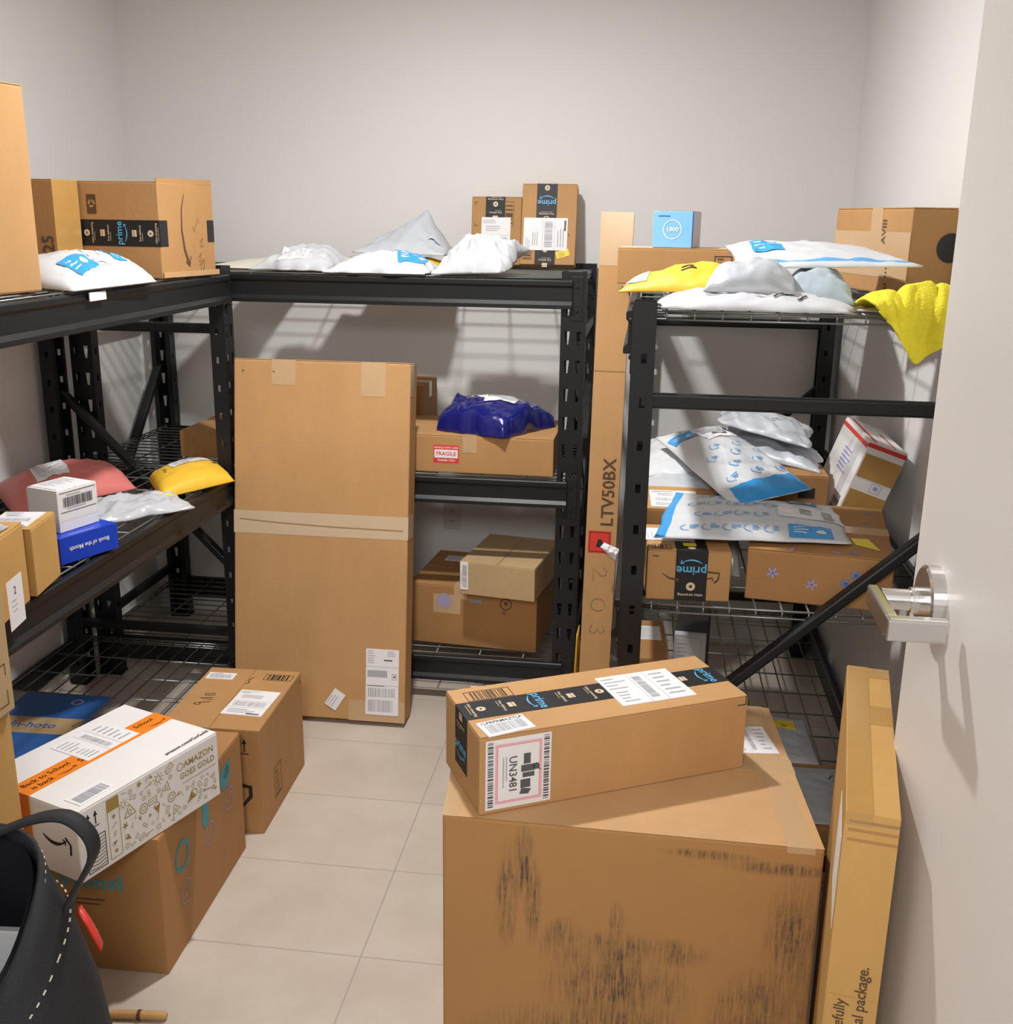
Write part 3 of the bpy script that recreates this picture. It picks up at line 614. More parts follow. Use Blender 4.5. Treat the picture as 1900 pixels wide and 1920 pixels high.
def doodle(kind, u, v, s, a):
    g = f.sub(u, v, a); m_ = GOLDI; b = F8.body
    if kind == 0: g.disc(b, 0, 0, s, m_, r0=s*.82); g.disc(b, 0, 0, s*.5, m_, r0=s*.36)
    elif kind == 1: g.poly(b, [(s*(1 if i % 2 == 0 else .45)*math.cos(i*math.pi/5), s*(1 if i % 2 == 0 else .45)*math.sin(i*math.pi/5)) for i in range(10)], m_)
    elif kind == 2:
        for x0, x1 in (((-s, -s*.7), (s, -s*.7)), ((s, -s*.7), (0, s)), ((0, s), (-s, -s*.7))): g.line(b, [x0, x1], s*.14, m_)
        g.disc(b, 0, -.15*s, s*.35, m_, r0=s*.24)
    elif kind == 3: g.line(b, [(-s*1.2, 0), (s*.4, 0)], s*.2, m_); g.disc(b, s*.8, 0, s*.42, m_, r0=s*.27)
    elif kind == 4:
        g.disc(b, 0, 0, s*.5, m_, r0=s*.38)
        for i in range(9): t_ = i*2*math.pi/9; g.line(b, [(s*.62*math.cos(t_), s*.62*math.sin(t_)), (s*math.cos(t_), s*math.sin(t_))], s*.12, m_)
    elif kind == 5: g.frame(b, -s, -s*.6, s, s*.6, s*.14, m_); g.line(b, [(-s*.7, 0), (s*.7, 0)], s*.12, m_)
    elif kind == 6: g.disc(b, -s*.45, 0, s*.5, m_, r0=s*.36); g.disc(b, s*.45, 0, s*.5, m_, r0=s*.36)
    elif kind == 7: g.poly(b, [(-s*.7, s*.8), (s*.7, s*.8), (0, -s)], m_); g.disc(b, 0, s*.8, s*.7, m_, r0=s*.56)
pts = []
for i in range(2500):
    u = rr.uniform(.118, .412); v = rr.uniform(.014, .156); s_ = rr.choice((.0065, .010, .014, .018))
    if u > .268 and v > .076: continue
    if u+s_ > .415 or v-s_ < .008 or v+s_ > .162: continue
    if all((u-a)**2+(v-b)**2 > ((s_+c)*.94)**2 for a, b, c in pts): pts.append((u, v, s_))
for i, (u, v, s_) in enumerate(pts): doodle(rr.randrange(8), u, v, s_*.92, rr.uniform(0, 360))
f.frame(F8.body, .078, .012, .112, .158, .0016, GOLDI); f.rect(F8.body, .079, .128, .111, .158, GOLDI, .001)
for i in range(5): doodle((1, 3, 6, 7, 1)[i], .095, .112-i*.021, .007, 40*i)
arrows(F8.body, f, .028, .120, .026); f.frame(F8.body, .018, .010, .070, .092, .002, INK); 
for i in range(9): f.line(F8.body, [(.022, .018+i*.008), (.045, .015+i*.008), (.067, .019+i*.008)], .0016, INK)
f = F8.pad('F'); f.smile(F8.body, .235, .09, .07, INK, .001, .2, .12); f.line(F8.body, [(.27, .10), (.285, .085), (.283, .06)], .006, INK)
F8.done(.003)
# ---- cartons stacked at the left edge
F11 = Carton('tan box on the floor at the left edge, behind the black tote', (-1.402, 1.53, 0), 0, .189, .25, .800, K3, group=None); F11.tape('y', .095, .05, .08, .08, TAPEC); F11.done(.004)
F12 = Carton('light brown box on top of the tan box, at the left edge', (-1.402, 1.515, .801), 0, .203, .265, .385, K4, group=None); f = F12.pad('R'); bargrid(F12.body, f, .10, .165, .205, .255, INKB, 6, 2); corner(F12.body, f, .245, .105, .025, INKB, -1, -1); corner(F12.body, f, .245, .02, .03, INKB, -1, 1); f.text(F12.body, 'E', .22, .22, .02, INKB, 90); F12.tape('y', .10, .05, .08, .08, TAPEC); F12.done(.005)

# ---- left rack, top deck
L1 = Carton('big plain tan box on the left rack\'s top deck, nearest the camera', (-1.958, 2.074, TOP), -10, .40, .50, .475, K1); L1.tape('y', .2, .05, .06, .06, TAPEC); L1.done(.005)
w, d, h = .267, .340, .278
L4 = Carton('brown box with open flap and black tape, far end of the left top deck', (-1.702, 3.102, TOP), -4.4, w, d, h, K2, flaps=True, seam='x')
f = F_ = L4.pad('F'); f.rect(L4.body, .036, .185, .066, .24, INKB); 
for a in range(3): f.sub(.051, .214, 120*a).poly(L4.body, [(-.008, -.011), (.004, -.011), (.009, -.005), (.003, -.004), (-.006, -.006)], K2, .0012)
t = L4.part('black_tape', 'black printed tape'); slab(t, f, .005, .092, w, .168, .0006, TAPEK); slab(t, L4.pad('R'), 0, .092, .045, .168, .0006, TAPEK)
tape_print(t, Pad((.0, 0, .13), (0, 0, 1), (-1, 0, 0)), .0, .07) ; tape_print(t, Pad((w, 0, .13), (0, 0, 1), (-1, 0, 0)), .26, .074, .02, .052, ('icon', 'icon', 'prime', 'icon', 'icon'))
f = L4.pad('R'); f.line(L4.body, [(.155+.0, .245), (.135, .20), (.130, .14), (.142, .08), (.165, .035)], .011, INKB, .0008, lambda t_: .3+t_); f.line(L4.body, [(.145, .045), (.168, .030), (.178, .06)], .005, INKB)
for pts_ in ([(.24, .10), (.26, .115), (.245, .085), (.265, .09)], [(.225, .055), (.25, .07), (.23, .04), (.255, .045)], [(.23, .03), (.25, .04), (.235, .012), (.262, .02), (.26, .05)]): f.line(L4.body, pts_, .003, INKB)
f.line(L4.body, [(.20, .15), (.21, .13), (.215, .145), (.235, .175), (.24, .16)], .0016, INKB)
slab(L4.part('black_tape'), f, d-.045, .10, d, .168, .0006, TAPEK)
p = L4.part('flap', 'raised end flap'); p.bar((w-.002, .0, h+.002), (w-.002, d, h+.006), .003, .016, K2); p = L4.part('flap', 'loose bottom flap'); p.bar((w+.004, .0, .010), (w+.006, d+.01, .006), .004, .016, K6)
L4.done()
L3 = Carton('small brown box with brown tape, between the tan box and the open-flap box', (-1.812, 2.95, TOP), 0, .124, .142, .278, K5); L3.strip('R', .0, .0, .142, .278, TAPEB, 'brown tape over the side'); f = L3.pad('F'); f.text(L3.body, '25', .10, .10, .05, INKB, 90); L3.done()
def arcs(M, nu, nv, m=BLUEL, u0=.1, u1=.9, v0=.1, v1=.9, sz=.018, rot=0):
    p = M.part('print', 'pale blue printed logos')
    for j in range(nv):
        for i in range(nu):
            u = u0+(u1-u0)*(i+.5*(j % 2))/max(1, nu-1); v = v0+(v1-v0)*j/max(1, nv-1)
            if u > u1: continue
            g = M.pad(u, v, rot); g.line(p, [(sz*math.cos(t), sz*math.sin(t)) for t in [math.pi*(.65+.9*k/8) for k in range(9)]], sz*.16, m, .0022); g.lines(p, sz*.1, sz*.5, sz*1.3, 3, sz*.45, m, sz*.22, i+j, .0022)
def blueband(M, u, v, wd, ht, rot=0):
    p = M.part('printed_block', 'bright blue printed block'); g = M.pad(u, v, rot); g.rect(p, -wd/2, -ht/2, wd/2, ht/2, BLUEP, .002)
    g.disc(p, wd*.25, 0, ht*.16, PAPER, .0026, 10); g.lines(p, -wd*.38, ht*.2, wd*.45, 3, ht*.2, PAPER, ht*.06, 3, .0026)
M = Mailer('plump white mailer with blue blocks, in front of the open-flap box on the left rack', [(-1.405, 2.51, TOP), (-1.385, 2.93, TOP), (-1.50, 3.03, TOP+.005), (-1.86, 2.73, TOP+.01)], .082, WPOLY, 3, .005)
blueband(M, .30, .22, .10, .075, 10); blueband(M, .70, .42, .13, .06, 90); M.label(.52, .30, .10, .075, 80, 'ship', 4); M.done()

# ---- left rack, middle deck
w, d, h = .160, .185, .070
L7 = Carton('flat royal blue book box under the small white box', (-1.616, 2.498, MID), -21.9, w, d, h, BOXBLUE, group=None, flaps=False)
f = L7.pad('R'); f.text(L7.body, 'Book of the Month', .092, .036, .0165, PAPER, 180); L7.pad('T').rect(L7.body, .148, .04, .1495, .12, PAPER)
L7.done(.003)
L6 = Carton('small white carton with a large barcode, on the royal blue box', (-1.592, 2.516, MID+.0708), -17.9, .109, .134, .113, WBOX, group=None)
f = L6.pad('R'); f.rect(L6.body, .008, .104, .128, .1055, INK); f.barcode(L6.body, .018, .066, .116, .092, PRINT, 30, seed=4); f.lines(L6.body, .03, .097, .08, 1, .01, PRINTG, .002, 3); f.lines(L6.body, .03, .061, .08, 1, .01, PRINTG, .002, 5); f.rect(L6.body, .008, .052, .128, .0535, INK); f.rect(L6.body, .0, .030, .134, .0305, PRINTG)
L6.label('T', .052, .066, .095, .115, 0, 'text', 7); L6.done(.002)
L10 = Carton('small brown box with a white label covering its lid, on the left rack\'s middle deck', (-1.518, 2.191, MID), 10.5, .120, .157, .166, K3); L10.label('T', .055, .083, .095, .125, 0, 'ship', 6); L10.pad('F').rect(L10.body, .05, .03, .062, .13, INKG); L10.done()
L11 = Carton('brown box with a paper tag on its side, on the left middle deck', (-1.544, 1.855, MID), 10.5, .20, .30, .193, K3); p = L11.part('paper_tag', 'white paper tag'); g = L11.pad('R').sub(.225, .045, 0); slab(p, g, -.05, -.075, .036, .04, .0006, PAPER); g.text(p, '2', -.008, .010, .026, PRINT, l=.0011); g.lines(p, -.03, -.012, .04, 3, .012, PRINTG, .0022, 3); L11.tape('y', .1, .05, .05, .05, TAPEC); L11.done(.004)
M = Mailer('small grey-blue poly bag on the brown box with the paper tag', [(-1.50, 1.96, MID+.195), (-1.38, 1.99, MID+.195), (-1.40, 2.13, MID+.195), (-1.52, 2.13, MID+.195)], .035, GPOLY, 5, .008, ridge=.5); M.done()
M = Mailer('salmon pink padded mailer behind the small white carton', [(-1.86, 2.86, MID), (-1.645, 3.22, MID), (-1.85, 3.45, MID+.01), (-2.08, 3.10, MID+.01)], .085, PINK, 6, .005, ex=.5); M.label(.37, .5, .11, .16, 0, 'text', 3); M.done()
M = Mailer('plump yellow padded mailer at the far end of the left rack\'s middle deck', [(-1.505, 3.10, MID+.002), (-1.350, 3.33, MID+.012), (-1.535, 3.56, MID+.01), (-1.665, 3.35, MID)], .060, YEL, 7, .004, ex=.36)
M.label(.55, .62, .15, .085, 10, 'ship', 5); p = M.part('print', 'black printed mark'); M.pad(.85, .55).lines(p, 0, 0, .03, 3, .02, INK, .008, 3, .002); M.pad(.15, .5).lines(p, 0, .02, .02, 4, .012, INK, .004, 4, .002); M.done()
M = Mailer('flat silvery poly mailer with a yellow sticker, right of the small white carton', [(-1.56, 2.78, MID), (-1.365, 3.02, MID), (-1.47, 3.13, MID), (-1.70, 2.99, MID+.01)], .028, SPOLY, 8, .012, ridge=.8, freq=7, edge=.02); p = M.part('sticker', 'yellow sticker'); slab(p, M.pad(.82, .60, 10), -.02, -.012, .02, .012, .002, YST); p = M.part('print'); M.pad(.58, .62, 10).lines(p, 0, .02, .04, 4, .01, PRINTG, .004, 4, .003); M.done()
# ---- left rack, bottom deck
F9 = Carton('flat blue sleeved parcel on the left rack\'s bottom deck, behind the white box', (-2.07, 2.47, LOW), 2, .385, .555, .018, DKBLUE, cat='parcel', group=None, flaps=False, name='flat_parcel')
F9.strip('T', .0, .28, .385, .385, K4, 'kraft paper band', 'paper_band'); k_ = F9.kids[-1][0]; F9.pad('T').text(k_, 'In-hoto', .24, .332, .05, DKBLUE, l=.001); F9.pad('T').disc(F9.body, .30, .50, .02, MAG, r0=.012); F9.pad('T').rect(F9.body, 0, .46, .10, .555, INKG, .0007); F9.done(.002)

# ---- middle rack, top deck
M = Mailer('cream paper envelope lying flat at the left end of the middle rack\'s top deck', [(-1.62, 3.78, TOP), (-1.39, 3.74, TOP), (-1.34, 4.16, TOP+.012), (-1.52, 4.22, TOP+.02)], .014, CREAM, 11, .002, ex=.8, cat='envelope', name='paper_envelope', group=None); M.done()
M = Mailer('grey-white poly mailer with a barcode label, left of the blue-banded one on the middle rack', [(-1.375, 3.655, TOP+.002), (-1.10, 3.64, TOP+.002), (-1.08, 3.93, TOP+.018), (-1.29, 3.95, TOP+.018)], .070, SPOLY, 12, .012, ridge=.5, edge=.03); M.label(.50, .17, .095, .062, 4, 'bar', 3); M.done()
M = Mailer('white mailer with a blue band across the middle of the middle rack\'s top deck', [(-1.11, 3.606, TOP), (-.745, 3.594, TOP+.0), (-.73, 3.80, TOP+.012), (-1.03, 3.88, TOP+.012)], .060, WPOLY, 13, .008, edge=.03, ridge=.3); blueband(M, .78, .45, .10, .13, 20); blueband(M, .12, .62, .07, .04, 10); p = M.part('print'); M.pad(.45, .55, 5).lines(p, 0, .03, .07, 4, .014, PRINTG, .004, 4, .002); M.done()
M = Mailer('orange-yellow padded envelope under the grey poly mailer on the middle rack', [(-1.19, 3.895, TOP+.012), (-.75, 3.87, TOP+.012), (-.73, 4.04, TOP+.014), (-1.15, 4.08, TOP+.014)], .036, YEL, 14, .004); M.label(.25, .4, .10, .05, 0, 'text', 3); M.done()
M = Mailer('crumpled grey poly mailer with a raised peak, at the back of the middle rack', [(-1.09, 3.93, TOP+.056), (-.74, 3.90, TOP+.052), (-.74, 4.18, TOP+.05), (-1.02, 4.22, TOP+.05)], .045, GPOLY, 15, .012, ridge=.9, freq=7, peaks=((.62, .55, .075, .26), (.66, .62, .04, .1), (.25, .5, .02, .2))); p = M.part('print', 'black printed line'); M.pad(.78, .25, 15).lines(p, 0, 0, .09, 1, .02, INK, .003, 3, .003); M.done()
M = Mailer('shiny white crumpled bag at the front edge, before the two upright boxes', [(-.725, 3.605, TOP), (-.475, 3.61, TOP+.01), (-.425, 3.80, TOP+.075), (-.69, 3.87, TOP+.005)], .072, SPOLY, 16, .012, n=60, ridge=1.5, freq=9, edge=.02, peaks=((.36, .55, .022, .3), (.97, .72, .03, .14)), name='poly_bag', cat='bag'); M.done()
w, d, h = .193, .085, .255
M7 = Carton('shorter upright brown box with a white label, leaning on the back wall', (-.690, 4.185, TOP+.013), 0, w, d, h, K2, rot=(R(-8), 0, 0), seam='x')
f = M7.pad('F'); t = M7.part('black_tape', 'black printed tape'); slab(t, f, .054, 0, .130, h, .0006, TAPEK); g = Pad((.092, 0, h), (-1, 0, 0), (0, 0, -1)); tape_print(t, g, .25, .076, .018, .05, ('icon', 'icon', 'prime'))
M7.label('F', .096, .10, .113, .155, 0, 'ship', 5); corner(M7.body, f, .012, .235, .013, INKB, 1, -1); corner(M7.body, f, .012, .145, .013, INKB, 1, 1); bargrid(M7.body, f, .128, .145, .163, .238, INKB, 5, 3, True); M7.done()
w, d, h = .210, .075, .305
M8 = Carton('taller upright brown box with a yellow sticker, leaning on the back wall', (-.495, 4.165, TOP+.017), 0, w, d, h, K1, rot=(R(-12), 0, 0), seam='x')
f = M8.pad('F'); t = M8.part('black_tape', 'black printed tape'); slab(t, f, .056, 0, .134, h, .0006, TAPEK); g = Pad((.095, 0, h), (-1, 0, 0), (0, 0, -1)); tape_print(t, g, .31, .078, .006, .058, ('icon', 'prime', 'icon', 'icon', 'icon'))
M8.label('F', .094, .115, .122, .168, 90, 'ship', 9); g = f.sub(.163, .042, 17); p = M8.part('sticker', 'yellow sticker'); slab(p, g, -.025, -.013, .025, .013, .0012, YST); g.lines(p, -.018, .004, .036, 3, .006, GOLDI, .002, 3, .0018); corner(M8.body, f, .185, .118, .012, INKB, -1, -1); bargrid(M8.body, f, .006, .018, .045, .05, INKB, 5, 4, True); M8.done()
# ---- middle rack, middle deck
M9 = Carton('plain brown box on the middle rack, seen behind the left rack\'s post', (-1.706, 3.705, MID), -1.6, .40, .36, .100, K5); M9.tape('x', .18, .05, .06, .06, TAPEB); M9.done()
M10 = Carton('upright brown box standing behind the box with the red fragile sticker', (-1.16, 4.02, MID), 0, .315, .27, .245, K5); M10.tape('x', .135, .05, .06, .06, TAPEC); M10.done()
M11 = Carton('flat brown box with a red fragile sticker on the middle rack', (-.899, 3.637, MID), -.6, .598, .37, .136, K2); M11.tape('y', .30, .05, .06, .06, TAPEC)
p = M11.part('fragile_sticker', 'red and white fragile sticker'); g = M11.pad('F').sub(.215, .068, 0); slab(p, g, -.046, -.032, .046, .032, .0006, RED); g.rect(p, -.042, -.014, .042, .016, PAPER, .0011); g.text(p, 'FRAGILE', 0, .001, .0195, RED, l=.0015); g.text(p, 'HANDLE WITH CARE', 0, .023, .0092, PAPER, l=.0012); g.text(p, 'THANK YOU', 0, -.023, .011, PAPER, l=.0012); M11.done(.004)
M = Mailer('shiny navy blue poly bag on top of the box with the red fragile sticker', [(-.735, 3.71, MID+.138), (-.475, 3.60, MID+.138), (-.315, 3.86, MID+.138), (-.66, 4.0, MID+.138)], .108, NAVY, 21, .006, n=48, ex=.22, ridge=.8, freq=7, name='poly_bag', cat='bag', peaks=((.0, .5, .05, .12), (1, .5, .04, .10)), edge=.015)
p = M.part('shipping_label', 'pale label strip'); slab(p, M.pad(.33, .58, 18), -.035, -.03, .03, .03, .002, PAPER); slab(p, M.pad(.62, .55, 18), -.055, -.05, .06, .045, .002, GREYC); M.pad(.62, .52, 18).rect(p, -.055, -.05, .06, -.012, PAPER, .003); M.done()
# ---- middle rack, bottom deck
w, d, h = .492, .417, .236
M13 = Carton('brown box with round stamps on the middle rack\'s bottom deck', (-.842, 3.718, LOW), -5.4, w, d, h, K5); f = M13.pad('F'); slab(M13.part('tape', 'square of clear tape'), f, .095, .125, .20, .20, .0006, TAPEC)
f.disc(M13.body, .138, .175, .030, MAG, .0012, 24, .024); f.disc(M13.body, .138, .175, .018, MAG, .0012, 20); f.rect(M13.body, .235, .176, .283, .190, INKG); f.disc(M13.body, .375, .182, .023, INKB, .0009, 24, .019); f.poly(M13.body, [(.365, .19), (.385, .19), (.375, .172)], INKB); f.lines(M13.body, .36, .15, .03, 2, .008, INKB, .003, 4); M13.label('T', .10, .32, .09, .06, 0, 'text', 3); M13.tape('y', .2, .05, .05, .05, TAPEC); M13.done(.003)
M14 = Carton('pale kraft box with a barcode strip, on top of the box with round stamps', (-.632, 3.620, LOW+.237), -9.1, .283, .369, .125, K4, seam='y'); M14.label('F', .018, .072, .106, .030, 90, 'bar', 5); M14.done()
# ---- long box between the racks
w, d, h = .103, .10, 1.765
LT = Carton('very tall narrow carton standing upright between the middle and right racks', (-.177, 3.395, .006), 0, w, d, h, K1, group=None, rot=(R(-3.2), R(.6), 0), seam='x')
f = LT.pad('F'); f.text(LT.body, 'LTV50BX', .070, .865, .058, INKB, 90); f.rect(LT.body, 0, 1.265, w, 1.268, KIN)
HW = mat('faded_marker', (.27, .20, .12), .7)
for v_, g_ in ((.585, [(-.022, .012), (-.012, .024), (.004, .022), (.008, .008), (-.018, -.022), (.024, -.020)]), (.475, [(.022*math.cos(t), .024*math.sin(t)) for t in [i*math.pi/7+1.2 for i in range(14)]]), (.385, [(-.018, .02), (.002, .026), (.012, .012), (-.004, .002), (.014, -.008), (.004, -.024), (-.018, -.018)])): f.sub(.052, v_, -90).line(LT.body, g_, .0035, HW)
p = LT.part('warning_sticker', 'red square sticker'); slab(p, f.sub(.047, .695, 0), -.038, -.038, .038, .038, .0006, RED); g = f.sub(.047, .695, 0); g.frame(p, -.034, -.034, .034, .034, .002, INK, .0011); g.poly(p, [(-.012, -.018), (.014, -.018), (.009, .008), (-.004, .010)], INK, .0011)
LT.strip('F', .0, 1.60, w, 1.765, TAPEC); LT.tape('x', .05, .05, .1, .1, TAPEC); LT.done(.004)
M = Mailer('scrap of white tissue', [(-.118, 3.375, .70), (-.062, 3.365, .655), (-.052, 3.375, .695), (-.105, 3.38, .715)], .012, PAPER, 31, .008, n=14, ridge=1, freq=20, name='tissue_scrap'); ts = M.done(); bpy.context.view_layer.update(); ts.parent = LT.o; ts.matrix_parent_inverse = LT.o.matrix_world.inverted(); ts['label'] = 'scrap of white tissue paper'
for k_ in ('category', 'group'): del ts[k_]
M = Mailer('thin yellow padded mailer standing on edge left of the very tall carton', [(-.2005, 3.44, .002), (-.2005, 3.58, .002), (-.190, 3.58, .34), (-.190, 3.44, .36)], .010, YEL, 32, .003, n=14, ex=.8); M.done()

# ---- right rack, top deck
w, d, h = .358, .22, .104
R1 = Carton('flat brown box under the sky blue cube, on the right rack\'s top deck', (-.095, 3.25, RTOP), -2.9, w, d, h, K2, seam='x'); R1.tape('x', .13, .055, .0, .06, PAPER, 'white paper tape'); f = R1.pad('F'); f.frame(R1.body, .282, .03, .332, .085, .0022, INK); f.lines(R1.body, .29, .075, .03, 5, .011, INKB, .003, 3); f.rect(R1.body, .342, .045, .356, .075, mat('green_print', (.02, .16, .06), .6)); R1.done()
R2 = Carton('sky blue cube carton standing on the flat brown box', (.005, 3.30, RTOP+.105), -13, .119, .119, .104, SKY, group=None, flaps=False); f = R2.pad('F'); f.disc(R2.body, .058, .052, .028, PAPER, .001, 36, .0255); f.text(R2.body, '1800', .058, .052, .0185, PAPER, l=.0012); f.lines(R2.body, .015, .09, .06, 1, .01, SKYD, .002, 3)
R2.pad('R').rect(R2.body, 0.001, 0.001, .118, .103, GREYC, .0006); R2.pad('T').rect(R2.body, 0.001, .001, .118, .118, SKYD, .0006); f.rect(R2.body, .1165, 0, .119, .104, SKYD, .0007); R2.done(.0015)
M = Mailer('yellow padded mailer at the left edge of the right rack\'s top deck', [(-.070, 2.585, RTOP+.018), (.205, 2.545, RTOP+.03), (.235, 2.76, RTOP+.055), (-.045, 2.76, RTOP+.02)], .042, YEL, 41, .005, peaks=((.75, .5, .014, .25),)); p = M.part('print', 'black printed word'); M.pad(.5, .25, 0).lines(p, 0, .02, .05, 2, .012, INK, .005, 3, .002); p = M.part('shipping_label', 'white label on the end'); slab(p, M.pad(.10, .5), -.03, -.07, .035, .07, .002, PAPER); M.done()
M = Mailer('flat white mailer with printed columns, lowest at the front of the right rack\'s top deck', [(.022, 2.365, RTOP), (.435, 2.350, RTOP), (.43, 2.60, RTOP+.004), (.035, 2.60, RTOP+.004)], .034, WPOLY, 42, .007, edge=.025, ridge=.3); p = M.part('print', 'black and grey printed marks')
for u, v in ((.24, .35), (.50, .3)): M.pad(u, v).lines(p, 0, .03, .05, 6, .012, PRINTG, .003, 5, .002)
for u in (.60, .72): M.pad(u, .12, 40).lines(p, 0, 0, .05, 1, .02, INK, .006, 3, .003)
M.done()
M = Mailer('white mailer with a blue arc, tucked under the yellow one on the right rack', [(.04, 2.615, RTOP), (.30, 2.61, RTOP), (.31, 2.80, RTOP+.01), (.05, 2.82, RTOP)], .035, WPOLY, 43, .006); blueband(M, .3, .25, .06, .02, 10); M.done()
M = Mailer('round crumpled grey poly bag on the flat white mailer of the right rack', [(.120, 2.425, RTOP+.034), (.315, 2.405, RTOP+.034), (.335, 2.585, RTOP+.036), (.150, 2.60, RTOP+.036)], .058, GPOLY, 44, .010, n=40, ex=.42, ridge=.9, freq=6, name='poly_bag', cat='bag'); M.done()
M = Mailer('grey-blue poly bag right of the round crumpled one, under the gaping mailer', [(.300, 2.46, RTOP+.030), (.445, 2.43, RTOP+.012), (.465, 2.68, RTOP+.02), (.32, 2.70, RTOP+.03)], .052, mat('blue_grey_poly', (.42, .50, .55), .3, bump=.2, bscale=20), 45, .012, ridge=.6, freq=6, name='poly_bag', cat='bag'); M.done()
M = Mailer('gaping white bubble mailer with a blue edge, topmost on the right rack', [(.215, 2.60, RTOP+.078), (.590, 2.47, RTOP+.094), (.50, 2.84, RTOP+.125), (.19, 2.92, RTOP+.12)], .024, WPOLY, 46, .006, regions=((0, .05, 1, .10, BLUEL),), edge=.012, peaks=((.1, .6, .015, .2),)); blueband(M, .22, .45, .07, .10, 0); M.done()
M = Mailer('cream paper envelope under the taped box in the right corner', [(.445, 2.42, RTOP), (.60, 2.405, RTOP), (.64, 2.68, RTOP), (.475, 2.70, RTOP)], .010, CREAM, 47, .002, ex=.8, cat='envelope', name='paper_envelope', group=None); M.done()
w, d, h = .116, .42, .208
R7 = Carton('big brown box with wide clear tape, on the right rack\'s top deck behind the door', (.611, 2.71, RTOP+.014), 15, w, d, h, K2, seam='y'); R7.strip('L', 0, .04, .42, .15, TAPEC, 'wide clear tape'); R7.strip('L', .21, .15, .27, .208, TAPEC); f = R7.pad('L'); f.text(R7.body, 'AVIII', .285, .15, .03, INKB, 90); f.lines(R7.body, .31, .06, .012, 3, .01, INKB, .004, 3); f.lines(R7.body, .31, .02, .02, 2, .01, INKB, .006, 3); R7.pad('F').disc(R7.body, .103, .115, .035, INK, .001); R7.done(.004)
M = Mailer('cream padded envelope lying flat behind the flat brown box of the right rack', [(.03, 3.60, RTOP), (.40, 3.58, RTOP), (.41, 4.10, RTOP+.02), (.04, 4.12, RTOP+.02)], .075, CREAM, 48, .003, ex=.5, cat='envelope', name='padded_envelope', group=None); M.done()
M = Mailer('white mailer at the back of the right rack, against the taped box', [(.30, 2.96, RTOP+.002), (.485, 3.10, RTOP+.002), (.66, 3.70, RTOP+.01), (.36, 3.56, RTOP+.01)], .085, WPOLY, 49, .006, ex=.5); p = M.part('print'); M.pad(.55, .4, 40).lines(p, 0, .02, .06, 3, .014, RED, .004, 4, .002); M.done()
# yellow cloth over the deck's end
def cloth():
    p = P(); nx, ny = 44, 60; V = []
    for j in range(ny+1):
        for i in range(nx+1):
            u = i/nx; t = j/ny; x = .450+.185*u
            bot = (1.570-.10*u/.58 if u < .58 else 1.470+.045*(u-.58)/.42)+.006*math.sin(u*9)
            ridge = 1.590+.036*min(1, u/.45)+.006*math.sin(u*11)-.016*math.exp(-((u-.36)/.05)**2)-.014*math.exp(-((u-.75)/.04)**2)
            if t < .4:
                k = t/.4; y = 2.47-(2.47-2.335)*k; z = RTOP+.008+(ridge-RTOP-.008)*math.sin(k*math.pi/2)
            else:
                k = (t-.4)/.6; y = 2.335-.034*math.sin(min(1, k*2.2)*math.pi/2); z = ridge-(ridge-bot)*k**1.1
                x += .012*math.sin(k*2.2)*(.5-u)*2+.020*k*(1 if u < .5 else -.5)*(.6-u)
            f_ = noise.noise(Vector((u*4.5, t*1.6, 3)))*.022+noise.noise(Vector((u*13, t*5, 8)))*.006+.006*math.sin(u*19+t*2)*t
            V.append((x, y-abs(f_)*1.0 if t > .35 else y, z+f_*.35*(1-t)))
    p.add(V, [(j*(nx+1)+i, j*(nx+1)+i+1, (j+1)*(nx+1)+i+1, (j+1)*(nx+1)+i) for j in range(ny) for i in range(nx)], CLOTH)
    o = p.build('cleaning_cloth', None, smooth=True, solid=.007); tag(o, 'bright yellow fuzzy cloth draped over the right rack\'s top edge', 'cloth')
cloth()
# ---- right rack, middle deck
w, d, h = .194, .215, .122
R10 = Carton('brown box with upside-down black tape printing, on the right rack', (.028, 2.390, RMID), 3, w, d, h, K2, seam='x'); f = R10.pad('F'); t = R10.part('black_tape', 'black printed tape'); slab(t, f, .066, .0, .140, h, .0006, TAPEK); slab(t, R10.pad('T'), .066, 0, .140, d, .0006, TAPEK)
g = Pad((.103, 0, h), (-1, 0, 0), (0, 0, -1)); g.text(t, 'prime', 0, .047, .030, CYAN, l=.0012); g.smile(t, 0, .030, .05, CYAN, .0012, .16, .07); g.disc(t, 0, .087, .0105, GOLDP, .0012); g.poly(t, [(-.003, .082), (.006, .087), (-.003, .092)], TAPEK, .0014); g.text(t, 'video streaming', 0, .108, .0092, GOLDP, l=.0012)
g = Pad((.103, .0, h), (-1, 0, 0), (0, -1, 0)); g.disc(t, 0, -.022, .010, GOLDP, .0012); slab(R10.part('sticker', 'yellow sticker'), R10.pad('T').sub(.10, .05, 5), -.015, -.011, .015, .011, .0014, YST)
f.line(R10.body, [(.035, .066), (.052, .054), (.075, .050)], .006, INKB, .0008, lambda t_: .2+t_); f.line(R10.body, [(.14, .072), (.168, .070), (.166, .055), (.157, .045)], .005, INKB); f.line(R10.body, [(.14, .055), (.152, .058), (.154, .05)], .004, INKB); f.rect(R10.body, .012, .106, .026, .109, INKB); bargrid(R10.body, R10.pad('T'), .012, .008, .055, .045, INKB, 4, 3)
R10.label('T', .045, .125, .10, .14, 90, 'text', 4); R10.done()
R11 = Carton('brown box with a white lid label, behind the box with upside-down printing', (.012, 2.655, RMID), 2, .20, .24, .150, K2); R11.label('T', .085, .10, .125, .17, 0, 'ship', 6); R11.done()
w, d, h = .327, .46, .126
